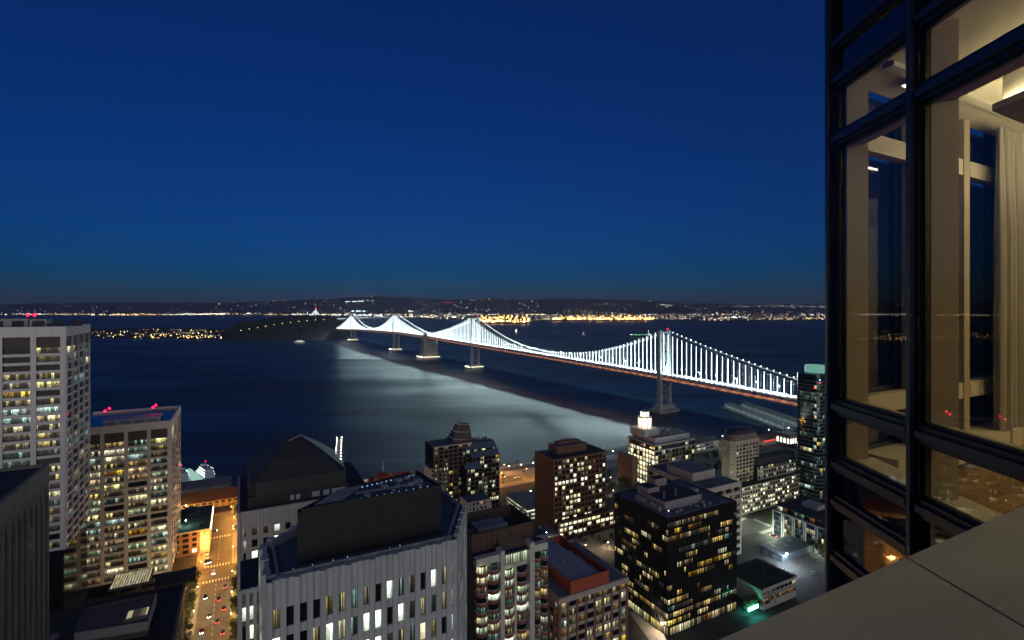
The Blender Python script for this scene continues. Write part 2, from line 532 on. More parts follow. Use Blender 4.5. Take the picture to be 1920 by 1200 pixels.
# upper deck lamp posts
posts = MB(); pl = MB()
for k in range(-44, 43):
    s = k * 33.0
    posts.bar((s, -9.2, zd(s)), (s, -9.2, zd(s) + 10.8), .16)
    posts.bar((s, -9.2, zd(s) + 10.8), (s, -6.2, zd(s) + 11.2), .1)
    pl.octa((s, -6, zd(s) + 11.1), .5)
    if s > -1330:
        ld = bpy.data.lights.new('deck_light', 'POINT'); ld.energy = 72000; ld.color = (.66, .97, .95); ld.shadow_soft_size = .7
        lo = bpy.data.objects.new('deck_light', ld); lo.location = (s, -6, zd(s) + 10.2); link(lo, bridge)
stuff(posts.build('lamp_posts', CABLE, bridge)); stuff(pl.build('lamp_heads', EM('deck_lamp_white', (.95, 1, .9), 14), bridge))
# towers
TSTEEL = M('tower_steel', (.34, .36, .37), .55, .1, .1, streak=.1)
PIERC = M('pier_concrete', (.34, .33, .31), .85, .15, .08, .1, streak=.25)
FEND = EM('fender_lamp', (1.0, .85, .6), 18)
for s, zt in TOW.items():
    tw = bpy.data.objects.new('tower', None); link(tw, bridge); tw.location = (s, 0, 0)
    for y in (-10.6, 10.6):
        sg = 1 if y > 0 else -1
        mb = MB()
        mb.loft([[(-4.2, y - 3 - sg * .0, 12), (4.2, y - 3, 12), (4.2, y + 3, 12), (-4.2, y + 3, 12)],
                 [(-3.6, y - 2.6, zd(s)), (3.6, y - 2.6, zd(s)), (3.6, y + 2.6, zd(s)), (-3.6, y + 2.6, zd(s))],
                 [(-2.6, y - 2.1, zt), (2.6, y - 2.1, zt), (2.6, y + 2.1, zt), (-2.6, y + 2.1, zt)]])
        mb.box(-3.2, 3.2, y - 2.5, y + 2.5, zt, zt + 2.2)
        mb.build('leg', TSTEEL, tw)
    zl, zu = [14, (14 + zd(s) - 10) / 2, zd(s) - 10], [zd(s) + 12, (zd(s) + 12 + zt) / 2, zt - 1]
    for zs in (zl, zu):
        for a, b in zip(zs, zs[1:]):
            MB().bar((0, -9, a), (0, 9, b), .95).build('brace', TSTEEL, tw); MB().bar((.2, 9, a), (.2, -9, b), .95).build('brace', TSTEEL, tw)
            MB().bar((0, -9, b), (0, 9, b), 1.1).build('crossbeam', TSTEEL, tw)
    MB().bar((0, -9, zd(s) + 12), (0, 9, zd(s) + 12), 1.1).build('crossbeam', TSTEEL, tw)
    mb = MB()
    mb.prism([(-12, -24), (12, -24), (16, -18), (16, 18), (12, 24), (-12, 24), (-16, 18), (-16, -18)], -3, 4.5)
    mb.loft([[(-9, -19, 4.5), (9, -19, 4.5), (9, 19, 4.5), (-9, 19, 4.5)], [(-7, -16, 12), (7, -16, 12), (7, 16, 12), (-7, 16, 12)]])
    mb.build('pier', PIERC, tw)
    if s != -1058:
        fl = MB()
        for k in range(6):
            fl.octa((-16.5, -17 + k * 6.8, 5.4), .8); fl.octa((-13 + k * 5.2, 24.5, 5.4), .8); fl.octa((16.5, -17 + k * 6.8, 5.4), .8)
        fl.build('fender_lamps', FEND, tw)
    mb = MB(); mb.octa((0, -8, zt + 4.5), 1.3)
    mb.build('beacon', RED_L if s == -1058 else EM('faint_beacon', (1, .05, .08), 8), tw)
# centre anchorage
mb = MB()
mb.loft([[(-19, -27, 4), (19, -27, 4), (19, 27, 4), (-19, 27, 4)], [(-17, -24, 64), (17, -24, 64), (17, 24, 64), (-17, 24, 64)]])
mb.box(-17, -6, -13, 13, 64, 82); mb.box(6, 17, -13, 13, 64, 82)
anch = mb.build('anchorage', PIERC, bridge)
MB().prism([(-26, -32), (26, -32), (30, -26), (30, 26), (26, 32), (-26, 32), (-30, 26), (-30, -26)], -3, 4).build('anchorage_footing', PIERC, bridge)
fl = MB()
for k in range(9):
    fl.octa((-30.5, -26 + k * 6.5, 5), .9); fl.octa((-26 + k * 6.5, 32.5, 5), .9)
fl.build('anchorage_lamps', FEND, bridge)
MB().box(-1440, -1412, -16, 16, -2, 54).build('shore_anchorage', PIERC, bridge)

# ================================================================ THE CITY: ground
# shoreline along the boulevard, then land back past the camera
SHL = [P(-500, 980), P(300, 942), P(435, 927), P(560, 917), P(640, 912), P(760, 903), P(948, 884), P(1010, 876), P(1160, 852), P(1250, 838), P(1345, 826), P(1420, 815), P(1520, 804), P(1700, 790), P(2300, 770)]
land = MB()
back = [Vector((1200, 20, G)), Vector((-900, 20, G))]
land.prism([(p.x, p.y) for p in reversed(SHL + back)], -2, G)
land.build('ground', ASPH)
struct(bpy.data.objects['ground'])
PROM = M('promenade_paving', (.26, .23, .19), .85, .2, .3, .2)
def sheet(name, pts, z, m, h=None):
    """a flat sheet, or a raised slab with a kerb when h is given"""
    mb = MB()
    if h: mb.prism([(p[0], p[1]) for p in pts], z - .02, z + h)
    else: mb.add([(p[0], p[1], z) for p in pts], [tuple(range(len(pts)))])
    return struct(mb.build(name, m))
pr = SHL[1:-1]
sheet('promenade', [p + Vector((0, -.5, 0)) for p in pr] + [p + Vector((6, -13, 0)) for p in reversed(pr)], G, PROM, .14)

# grid helpers: main street axis passes MS at (x, y); local coordinates (a across, b along) from there
MS = P(398, 1180)                                         # middle of the main street
def g2(a, b, z=G):
    v = MS + E2 * a + E1 * b
    return Vector((v.x, v.y, z))
def gsheet(name, a0, a1, b0, b1, z, m, h=None):
    return sheet(name, [g2(a0, b0), g2(a1, b0), g2(a1, b1), g2(a0, b1)], z, m, h)

# ---- buildings
def lit_table(*t): return list(t)
OFFICE = [(W_DARK, 2.5), (RD, 5), (RE, 3), (RW, 1.3), (RP, 1.6), (RG, 1.2), (RC, .9)]
class Bld:
    def __init__(s, name, label, cat, c, rot=TH, group=None):
        s.o = thing(name, label, cat, (c.x, c.y, G), rot, group)
        s.c = c
        s.rng = random.Random(label)
        s.cnt = 0
        s.extra = {}
    def pane(s, f, m, s0, s1, z0, z1, d, t=.08, name='window'):
        if s.cnt < 296:
            f.box(name, m, s0, s1, z0, z1, d - t, d); s.cnt += 1
        else:
            mb = s.extra.setdefault(m.name, [m, MB()])[1]
            f.mb(mb, s0, s1, z0, z1, d - t, d)
    def close(s):
        for m, mb in s.extra.values():
            stuff(mb.build('windows_beyond', m, s.o))
    def box(s, name, m, *a, parent=None, **k): return box(parent or s.o, name, m, *a, **k)
    def face(s, a, b): return Face(s.o, a, b)
    def grid(s, f, floors, ncol, wall, table, pier=.8, span=1.2, rec=.45, s0=0.0, s1=None, z_top=None, piern='pier', spann='spandrel', span_m=None, end_pier=None, sub=1, dark_top=None, proud=0.0):
        """piers between bays, a spandrel per floor, panes set back between them. floors: list of floor heights (z of each spandrel's foot)"""
        s1 = f.L if s1 is None else s1
        L = s1 - s0
        ztop = z_top if z_top is not None else floors[-1] + (floors[-1] - floors[-2])
        bay = L / ncol
        for i in range(ncol + 1):
            w_ = (end_pier or pier) if i in (0, ncol) else pier
            c = s0 + i * bay
            a, b = max(s0, c - w_ / 2 if i else s0), min(s1, c + w_ / 2 if i < ncol else s1)
            if i == 0: b = s0 + w_
            if i == ncol: a = s1 - w_
            f.box(piern, wall, a, b, floors[0], ztop, -rec - .3, proud)
        for k, z in enumerate(floors):
            top = floors[k + 1] if k + 1 < len(floors) else ztop
            f.box(spann, span_m or wall, s0 + .01, s1 - .01, z, z + span, -rec - .28, -.05)
            for i in range(ncol):
                a, b = s0 + i * bay, s0 + (i + 1) * bay
                for q in range(sub):
                    m = pick(s.rng, table(k, i) if callable(table) else table)
                    if dark_top and k == len(floors) - 1: m = dark_top
                    s.pane(f, m, a + (b - a) * q / sub + (.06 if q else 0), a + (b - a) * (q + 1) / sub, z + span, top, -rec)

# floors list helper
def fl(z0, z1, pitch):
    n = max(1, round((z1 - z0) / pitch))
    return [z0 + (z1 - z0) * i / n for i in range(n)]

def beacon(name, label, p, group):
    t = thing(name, label, 'beacon', p, 0, group)
    MB().bar((0, 0, 0), (0, 0, 1.6), .12, 6).build('post', BLACKM, t)
    MB().octa((0, 0, 2.1), .8).build('lamp', RED_L, t)

# 1. tall white tower, left (top z at depth 235)
def tower_1():
    d = 235.0
    c = PD(123.5, d); zt = zat(612, d) - G
    b = Bld('office_tower', 'tallest white concrete office tower with ribbon windows and two red roof lamps', 'office tower', c)
    W = reach(c, E2, -60); Dp = reach(c, E1, 168)
    b.box('core', W_DARK, W, -.9, .9, Dp - .9, 0, zt - 1.5)
    f = b.face((W, 0), (0, 0)); g = b.face((0, 0), (0, Dp))
    bay = 46.7 * d / F * .985
    n = int(-W / bay) + 1
    zfl = fl(6, zt - 9.5, 3.84)
    b.grid(f, zfl[14:], n, CONC_W, OFFICE, pier=2.0, span=1.25, rec=.7, s0=-W - n * bay, s1=f.L, z_top=zt - 9.5, proud=.35)
    b.grid(g, zfl[14:], 4, CONC_W, [(W_DARK, 9), (W_DIMC, 4), (W_DIM, 3), (W_PALE, .4)], pier=.9, span=1.0, rec=.5, z_top=zt - 9.5, proud=.3, end_pier=1.3)
    for i in range(n):
        a = f.L - (i + 1) * bay
        f.box('louvre', LOUVRE, a + 1, a + bay - 1, zt - 9.5, zt - 4.6, -.8, -.4)
        f.box('pier', CONC_W, a - 1 + bay * 0, a + 1, zt - 9.5, zt - 4.6, -.9, .34)
    for i in range(4):
        a = Dp * i / 4
        g.box('louvre', LOUVRE, a + .5, a + Dp / 4 - .5, zt - 9.5, zt - 4.6, -.8, -.4)
        g.box('pier', CONC_W, a + Dp / 4 - .55, a + Dp / 4, zt - 9.5, zt - 4.6, -.9, .28)
    f.box('pier', CONC_W, f.L - 1.9, f.L, zt - 9.5, zt - 4.6, -.9, .34)
    f.box('parapet', CONC_W, 0, f.L, zt - 4.6, zt, -.9, .36)
    g.box('parapet', CONC_W, .05, Dp, zt - 4.6, zt, -.9, .34)
    box(b.o, 'roof', ROOFG, W, -.95, .95, Dp - 1, zt - 1.4, zt - 1.0)
    # plant on the roof
    k = reach(c, E2, 30)
    b.box('plant_room', MECH, W + 3, k + 2, 7, 16, zt - 1, zt + 3.6)
    b.box('plant_screen', CONC_G, k + 2.2, reach(c, E2, 76) , 8, 17, zt - 1, zt + 3.2)
    for i in range(5):
        b.box('vent', ROOFD, W + 5 + i * 7, W + 9 + i * 7, 6.7, 6.98, zt, zt + 2.6)
    b.close()
    for u in (52, 65):
        p = PD(u, d + 10); p.z = zat(592, d + 10)
        t = thing('roof_beacon', 'red warning lamp on the roof of the tallest white tower', 'beacon', (p.x, p.y, zt + G + 3.0), 0, 'red lamps on the tallest white tower')
        MB().bar((0, 0, 0), (0, 0, p.z - zt - G - 3.0), .15, 6).build('post', BLACKM, t)
        MB().octa((0, 0, p.z - zt - G - 2.6), .9).build('lamp', RED_L, t)
tower_1()

# 2. the shorter twin
def tower_2():
    d = 318.0
    c = PD(321, d); zt = zat(788, d) - G
    b = Bld('office_tower', 'shorter white office tower with ribbon windows and four red roof lamps', 'office tower', c)
    W = reach(c, E2, 130); Dp = reach(c, E1, 338)
    b.box('core', W_DARK, W, -.9, .9, Dp - .9, 0, zt - 1.5)
    f = b.face((W, 0), (0, 0)); g = b.face((0, 0), (0, Dp))
    bay = 35.3 * d / F * .97
    n = int(-W / bay) + 1
    zfl = fl(7, zt - 10.5, 4.2)
    tb = [(W_DARK, 2), (RD, 4), (RE, 2.4), (RW, 2), (RP, 2.6), (RG, 1.6), (RC, .9), (RA, 1.6)]
    b.grid(f, zfl, n, M('cream_concrete', (.60, .55, .47), .75, .06, .2, .1, streak=.12), tb, pier=1.9, span=1.3, rec=.7, s0=-W - n * bay, s1=f.L, z_top=zt - 10.5, proud=.35)
    b.grid(g, zfl, 4, CONC_W, [(W_DARK, 8), (W_DIM, 2), (W_PALE, .7)], pier=.8, span=.9, rec=.4, z_top=zt - 4.6, proud=.25)
    CC = _mats['cream_concrete']
    for i in range(n):
        a = f.L - (i + 1) * bay
        f.box('louvre', LOUVRE, a + 1, a + bay - 1, zt - 10.5, zt - 4.6, -.8, -.4)
        f.box('pier', CC, a - .95, a + .95, zt - 10.5, zt - 4.6, -.9, .34)
    f.box('pier', CC, f.L - 1.9, f.L, zt - 10.5, zt - 4.6, -.9, .34)
    f.box('parapet', CC, 0, f.L, zt - 4.6, zt, -.9, .36)
    g.box('parapet', CONC_W, .05, Dp, zt - 4.6, zt, -.9, .34)
    b.box('far_parapet', CONC_W, W, -.95, Dp - .9, Dp - .2, zt - 3, zt - .02)
    b.box('roof', ROOFG, W, -.95, .95, Dp - 1, zt - 3.6, zt - 3.2)
    x1 = reach(c, E2, 297); x0 = reach(c, E2, 187)
    pr_ = b.box('plant_room', M('pale_panel', (.5, .5, .5), .7, .1, .4), x0, x1, 9, 22, zt - 3.2, zt + 1.4)
    for i in range(4):
        xa = x0 + (x1 - x0) * (i + .12) / 4
        b.box('louvre', MECH, xa, xa + (x1 - x0) / 4 * .7, 8.8, 8.98, zt - 2.6, zt + .6)
    b.close()
    for (u, v) in ((197, 772), (205, 767), (287, 765), (292, 761)):
        p = PD(u, d + (12 if v in (772, 765) else 20))
        top = zat(v, p.y)
        t = thing('roof_beacon', 'red warning lamp above the plant room of the shorter white tower', 'beacon', (p.x, p.y, zt + G + 1.4), 0, 'red lamps on the shorter white tower')
        MB().bar((0, 0, 0), (0, 0, max(.8, top - zt - G - 1.4)), .15, 6).build('post', BLACKM, t)
        MB().octa((0, 0, max(.8, top - zt - G - 1.4) + .4), .95).build('lamp', RED_L, t)
tower_2()

# 3. ribbed tower at the left edge: we see the side that faces down the street
def tower_3():
    d = 162.0
    c = PD(88, d); zt = zat(870, d) - G
    b = Bld('ribbed_tower', 'dark olive ribbed concrete tower cut by the picture edge, slot windows between pointed ribs', 'office tower', c)
    RIB = M('olive_concrete', (.20, .20, .17), .85, .12, .25, .1, streak=.25)
    L = 62
    b.box('core', RIB, -40, -.6, -L, 0, 0, zt - 1.2)
    g = b.face((0, -L), (0, 0))
    n = 14
    bay = L / n
    zf = fl(30, zt - 9, 4.3)
    rng = b.rng
    for i in range(n + 1):
        s_ = L - i * bay
        g.box('rib', RIB, max(0, s_ - .75), min(L, s_ + .75), 0, zt - 5, -.6, .55)
        if i < n:
            m1 = MB(); a = g.a + g.t * (s_ - .75); q = g.a + g.t * (s_ - bay + .75)
            mid = (a + q) / 2
            o1 = g.n * .45
            m1.add([(a.x, a.y, zt - 12), (a.x + o1.x, a.y + o1.y, zt - 12), (a.x, a.y, zt - 5), (a.x + o1.x, a.y + o1.y, zt - 5), (q.x, q.y, zt - 5.02), (q.x + o1.x, q.y + o1.y, zt - 5.02)],
                   [(1, 5, 3), (0, 2, 4), (0, 4, 5, 1), (2, 3, 5, 4), (0, 1, 3, 2)])
            m1.build('gusset', RIB, b.o)
            for z in zf:
                m = pick(rng, [(W_DARK, 8), (W_DIM, 2), (W_PALE, .25)])
                b.pane(g, m, s_ - bay + 1.1, s_ - 1.1, z, z + 2.9, -.35)
    g.box('parapet', RIB, 0, L, zt - 5, zt, -.6, .6)
    b.box('roof', ROOFD, -40, -.62, -L, -.3, zt - 1.15, zt - .8)
    b.box('far_parapet', RIB, -40, -.62, -.3, .3, zt - 3, zt + .1)
    b.box('plant_room', ROOFD, -36, -12, -L + 6, -14, zt - .8, zt + 3)
    b.close()
tower_3()

# 4. low dark-roofed block beside the main street
def block_4():
    zt = 42.0
    c = P(346, 1091, zt + G)
    b = Bld('podium_block', 'low dark-roofed block with pale raised parapet at the foot of the white towers', 'office block', c)
    W = -70; L = 110
    DK = M('podium_stone', (.16, .14, .12), .8, .15, .4, .1, streak=.15)
    b.box('core', DK, W, -.5, -L, 0, 0, zt - 1)
    g = b.face((0, -L), (0, 0))
    b.grid(g, fl(8, zt - 2, 4.2), 22, DK, [(W_DARK, 4), (W_DIM, 3), (W_PALE, 1)], pier=1.4, span=1.4, rec=.3, z_top=zt - 2)
    g.box('cornice', DK, 0, L, zt - 2, zt, -.5, .6)
    b.box('roof', ROOFD, W, -.5, -L, -.1, zt - .95, zt - .5)
    # raised storey with a pale rim, its corner towards us
    a = P(140, 1188, zt + G + 5); q = P(276, 1166, zt + G + 5); r = P(292, 1114, zt + G + 5); s_ = P(160, 1142, zt + G + 5)
    inv = b.o.matrix_basis.inverted()
    loc = [inv @ p for p in (a, q, r, s_)]
    bz = zt + 4.4
    MB().prism([(p.x, p.y) for p in loc], zt - .5, bz).build('raised_storey', DK, b.o)
    RIM = M('pale_rim', (.5, .46, .4), .75, .1, .3)
    cx = sum(p.x for p in loc) / 4; cy = sum(p.y for p in loc) / 4
    for i in range(4):
        p0, p1 = loc[i], loc[(i + 1) % 4]
        f = Face(b.o, (p0.x, p0.y), (p1.x, p1.y))
        f.box('rim', RIM if i in (0, 1) else DK, 0.0, f.L + .2, bz - 2.6, bz + .9, .02, .32)
    # roof well
    w0 = inv @ P(258, 1153, zt + G + 5)
    b.box('roof_hatch', MECH, w0.x - 4, w0.x + 4, w0.y - 3, w0.y + 4, bz, bz + 1.2)
    b.box('hatch_light', W_DIM, w0.x - 3.4, w0.x + 3.4, w0.y - 2.4, w0.y + 3.4, bz + 1.2, bz + 1.26)
    # glazed courtyard roof, lit from below
    p0 = inv @ P(205, 1115, zt + G - 2); p1 = inv @ P(282, 1090, zt + G - 2)
    GL = WIN('atrium_glow', (1.0, .82, .5), .9, cells=14, clutter=.5)
    b.box('skylight_kerb', DK, p0.x - .5, p1.x + .5, p0.y - .5, p0.y + 14.5, zt - .5, zt + .4)
    nx, ny = 14, 4
    for i in range(nx):
        for j in range(ny):
            xa = p0.x + (p1.x - p0.x) * i / nx; ya = p0.y + 14 * j / ny
            b.box('pane', GL, xa + .15, xa + (p1.x - p0.x) / nx - .15, ya + .15, ya + 14 / ny - .15, zt + .4, zt + .5)
    b.box('lift_overrun', ROOFD, p0.x + 18, p0.x + 34, p0.y - 7, p0.y - .6, zt - .5, zt + 3)
    for k in range(9):
        x = -8 - b.rng.random() * 50; y = -20 - b.rng.random() * 60
        b.box('roof_unit', MECH, x, x + 2.5, y, y + 2, zt - .5, zt + .9)
    b.close()
block_4()

# 5. stone block with the dark pyramid roof
def block_5():
    d = 185.0
    c = PD(445, d); zt = zat(962, d) - G
    b = Bld('pyramid_block', 'pale stone office block under a dark louvred pyramid roof', 'office block', c)
    W = reach(c, E2, 700); Dp = 46
    b.box('core', W_DARK, .9, W - .5, .9, Dp, 0, zt - 1)
    f = b.face((0, 0), (W, 0))
    zf = fl(22, zt - 6.5, 4.2)
    tb = [(W_DARK, 3), (W_DIM, 2.5), (W_BRIGHT, 3), (W_BRIGHTC, 2), (W_PALE, 1)]
    b.grid(f, zf, 13, STONE, tb, pier=1.9, span=1.6, rec=.5, z_top=zt - 6.5, proud=.02)
    f.box('frieze', STONE, 0, W, zt - 6.5, zt, -.8, .25)
    for i in range(40):
        f.box('panel_joint', M('joint', (.12, .11, .1), .9), i * W / 40 - .04, i * W / 40 + .04, zt - 6.3, zt - .2, .24, .27)
    b.box('side_wall', STONE, -.02, .9, -.7, Dp, 0, zt - .03)
    b.box('roof', ROOFD, .9, W - .5, .7, Dp, zt - .98, zt - .6)
    x0, x1 = reach(c, E2, 466) , reach(c, E2, 655)
    y0, y1 = 4.0, 40.0
    zw = zt + 9.5; za = 120.5 - G
    LV = M('pyramid_louvre', (.035, .035, .038), .6, .2, .5, .1)
    b.box('attic', LV, x0, x1, y0, y1, zt - .6, zw - 6)
    fa = b.face((x0, y0), (x1, y0))
    n = 46
    for i in range(n + 1):
        s_ = fa.L * i / n
        fa.box('attic_fin', LV, s_ - .16, s_ + .16, zt - .5, zw - 6, 0, .35)
    for (a, q) in ((.40, .44), (.46, .5), (.62, .70), (.74, .8), (.83, .9), (.91, .97)):
        fa.box('attic_window', M('pale_blind', (.30, .33, .36), .6, .1), a * fa.L, q * fa.L, zt + .2, zt + 2.2, .36, .42)
    xm, ym = (x0 + x1) / 2, (y0 + y1) / 2
    def ring(k, z, cut=.0):
        xa, xb, ya, yb = xm + (x0 - xm) * k, xm + (x1 - xm) * k, ym + (y0 - ym) * k, ym + (y1 - ym) * k
        cx_, cy_ = (xb - xa) * .07, (yb - ya) * .07
        return [(xa + cx_, ya, z), (xb - cx_, ya, z), (xb, ya + cy_, z), (xb, yb - cy_, z), (xb - cx_, yb, z), (xa + cx_, yb, z), (xa, yb - cy_, z), (xa, ya + cy_, z)]
    MB().loft([ring(1.0, zw - 6), ring(.99, zw - 1), ring(.55, zw + (za - zw) * .5), ring(.10, za)]).build('pyramid', LV, b.o)
    # louvre blades up the front and side slopes
    for k in range(18):
        t = k / 18
        kk = .96 - .85 * t; z = zw + .3 + (za - zw - 1.8) * t
        r_ = ring(kk, z)
        if t > .32:
            MB().bar(Vector(r_[0]) + Vector((0, -.25, 0)), Vector(r_[1]) + Vector((0, -.25, 0)), .16).build('louvre_blade', M('louvre_edge', (.09, .09, .1), .5, .2), b.o)
    for i in range(30):
        t = (i + .5) / 30
        lo, hi = ring(.985, zw - .7), ring(.62, zw + (za - zw) * .42)
        p = Vector(lo[0]).lerp(Vector(lo[1]), t); q = Vector(hi[0]).lerp(Vector(hi[1]), t)
        MB().bar(p + Vector((0, -.2, 0)), q + Vector((0, -.2, 0)), .14).build('roof_rib', _mats['louvre_edge'], b.o)
    MB().bar(Vector(ring(.2, za - 1.2)[0]), Vector(ring(.1, za + .2)[1]), .3).build('ridge_cap', MECH, b.o)
    b.close()
block_5()

# 6. pale finned tower in the middle, six-sided, with a black plant storey on its roof
def tower_6():
    zt = 128.0 - G
    Z = zt + G
    pts = [P(499, 1093, Z), P(836, 990, Z), P(875, 944, Z), P(829, 908, Z), P(612, 957, Z), P(490, 1021, Z)]
    c = pts[0]
    b = Bld('finned_tower', 'pale six-sided finned tower with black roof plant storey, windows staggered between fins', 'office tower', c)
    inv = b.o.matrix_basis.inverted()
    q = [inv @ Vector((p.x, p.y, G)) for p in pts]
    # straighten the long sides to the street grid
    q[1].y = 0.0
    poly = [(p.x, p.y) for p in q]
    FIN = M('fin_concrete', (.40, .42, .42), .8, .08, .25, .1, streak=.2)
    GRV = M('fin_groove', (.16, .17, .18), .8, .1, .3)
    def inset(k):
        cx = sum(p[0] for p in poly) / 6; cy = sum(p[1] for p in poly) / 6
        return [(cx + (x - cx) * k, cy + (y - cy) * k) for x, y in poly]
    MB().prism(inset(.92), 0, zt - 1.0).build('core', GRV, b.o)
    MB().prism(inset(.975), zt - 1.0, zt - .7).build('roof', ROOF, b.o)
    tb = [(W_DARK, 3.4), (W_DIM, 3), (W_BRIGHTC, 2.8), (W_BRIGHT, 1.6), (W_PALE, 1.2), (W_DIMC, 1.4)]
    for i, nb in ((0, 16), (1, 10), (5, 3), (4, 6)):
        f = b.face(poly[i], poly[(i + 1) % 6])
        w_ = f.L / nb
        z0 = zt - 75
        for k in range(nb):
            a, e = k * w_, (k + 1) * w_
            # a fin leans forward: proud at its left edge, flush at the right
            fr_ = .44 if i != 1 else .26
            for (s0, s1, n_) in ((a + .02, a + w_ * fr_, 'fin'),):
                A, Bq = f.a + f.t * s0, f.a + f.t * s1
                n_in = f.n * -.9
                pr1, pr2 = (f.n * .18, f.n * .55) if i != 1 else (f.n * .1, f.n * .22)
                ring = lambda z: [(A + n_in).to_tuple()[:2] + (z,), (Bq + n_in).to_tuple()[:2] + (z,), (Bq + pr2).to_tuple()[:2] + (z,), (A + pr1).to_tuple()[:2] + (z,)]
                MB().loft([ring(z0), ring(zt + .25 * (k % 2))]).build(n_, FIN, b.o)
            # panel strip with its windows; rows step from strip to strip
            rows = [zt - 8.2 - 4.85 * r_ for r_ in range(14)] if i == 0 else [zt - 6.5 - 4.85 * r_ for r_ in range(14)]
            prev = zt
            for r_, z in enumerate(rows):
                f.box('panel', FIN, a + w_ * fr_, e, z + 3.3, prev, -.75, -.08)
                b.pane(f, pick(b.rng, tb if i != 1 else tb + [(W_BRIGHTC, 3), (W_PALE, 3)]), a + w_ * (fr_ + .02), e - .03, z, z + 3.3, -.42 if i != 1 else -.16)
                prev = z
            f.box('panel', FIN, a + w_ * fr_, e, z0, prev, -.75, -.08)
    # roof kerb, small uplights, cleaning rig, black plant storey
    for i in range(6):
        f = Face(b.o, poly[i], poly[(i + 1) % 6])
        f.box('kerb', MECH, .4, f.L - .4, zt - .7, zt + .25, -2.1, -1.7)
    tp = P(563, 1053, Z)
    zb = zat(962, tp.y) - G
    q4 = [inv @ P(u, v, zb + G) for (u, v) in ((558, 962), (811, 901), (782, 887), (640, 922))]
    a, e = q4[0], q4[1]
    e.y = a.y
    dp = q4[2].y - a.y
    BLK = M('plant_black', (.009, .0095, .012), .55, .3, .4, .1)
    pq = [(p.x, p.y) for p in q4]
    MB().prism(pq, zt - .7, zb).build('plant_storey', BLK, b.o)
    for i in range(4):
        fa = b.face(pq[i], pq[(i + 1) % 4])
        fa.box('plant_parapet', BLK, 0, fa.L, zb, zb + .6, -.35, 0)
    fa = b.face(pq[0], pq[1])
    n = 44
    for i in range(n + 1):
        s_ = fa.L * i / n
        fa.box('plant_rib', BLK, s_ - .06, s_ + .06, zt - .6, zb + .3, 0, .12)
    kx, ky = sum(p[0] for p in pq) / 4, sum(p[1] for p in pq) / 4
    MB().prism([(kx + (x - kx) * .96, ky + (y - ky) * .94) for x, y in pq], zb, zb + .12).build('plant_roof', ROOF, b.o)
    def on(t, u):
        lo = Vector(pq[0]).lerp(Vector(pq[1]), t); hi = Vector(pq[3]).lerp(Vector(pq[2]), t)
        return lo.lerp(hi, u)
    DOT = EM('roof_dot', (.35, .6, 1.0), .9, False)
    for i in range(16):
        for u in (.12, .88):
            p = on(.06 + .057 * i, u)
            b.box('roof_light', DOT, p.x - .13, p.x + .13, p.y, p.y + .16, zb + .13, zb + .3)
    for k in range(7):
        p, q_ = on(.06 + .03 * k, .2), on(.06 + .04 * k, .8)
        MB().bar((p.x, p.y, zb + .4), (q_.x, q_.y, zb + .9), .16).build('duct', MECH, b.o)
    for k in range(16):
        p = on(.3 + .6 * b.rng.random(), .2 + .6 * b.rng.random())
        b.box('roof_unit', MECH, p.x, p.x + .5 + b.rng.random(), p.y, p.y + .8, zb + .12, zb + .4 + b.rng.random() * .6)
    b.box('roof_walkway', MECH, on(.3, .5).x, on(.9, .5).x, on(.3, .5).y, on(.3, .5).y + .8, zb + .12, zb + .3)
    for k in range(5):
        p = on(.92 - .015 * k, .8)
        MB().bar((p.x, p.y, zb + .1), (p.x, p.y, zb + 1.6 + k % 2 * .6), .07, 6).build('flue', MECH, b.o)
    rg = inv @ P(704, 1012, Z)
    rig = b.box('window_cleaning_rig', MECH, rg.x - 2.2, rg.x + 2.6, rg.y - .6, rg.y + .5, zt - .7, zt + .8)
    MB().bar((rg.x - 1, rg.y + .3, zt + .9), (rg.x + 11, rg.y + 2.2, zt + 1.1), .35).build('rig_arm', MECH, b.o)
    b.box('rig_motor', MECH, rg.x + 8.5, rg.x + 11.5, rg.y + 1.4, rg.y + 3, zt - .7, zt + .9)
    for k in range(24):
        x = b.rng.uniform(3, poly[1][0] - 4); y = b.rng.uniform(1.2, 4)
        b.box('roof_light', DOT, x, x + .14, y, y + .14, zt - .7, zt - .5)
    b.close()
    # its lower wing by the street
    zl = 103.0
    cw = P(447, 1108, zl)
    bw = Bld('finned_wing', 'lower finned wing with dark roof at the street side of the pale finned tower', 'office block', cw)
    x1 = 15; y1 = 18
    bw.box('core', GRV, .4, x1, .4, y1, 0, zl - G - 1)
    bw.box('roof', ROOFD, .4, x1, .4, y1, zl - G - 1, zl - G - .5)
    f = bw.face((0, 0), (x1, 0))
    for k in range(9):
        a_ = k * x1 / 9
        f.box('fin', FIN, a_, a_ + x1 / 9 * .5, 40, zl - G, -.4, .3)
        for r_ in range(7):
            bw.pane(f, pick(bw.rng, tb), a_ + x1 / 9 * .52, a_ + x1 / 9, zl - G - 8 - r_ * 4.85, zl - G - 4.7 - r_ * 4.85, -.1)
    f.box('parapet', FIN, 0, x1, zl - G - 1.2, zl - G, -.4, .1)
    bw.close()
tower_6()

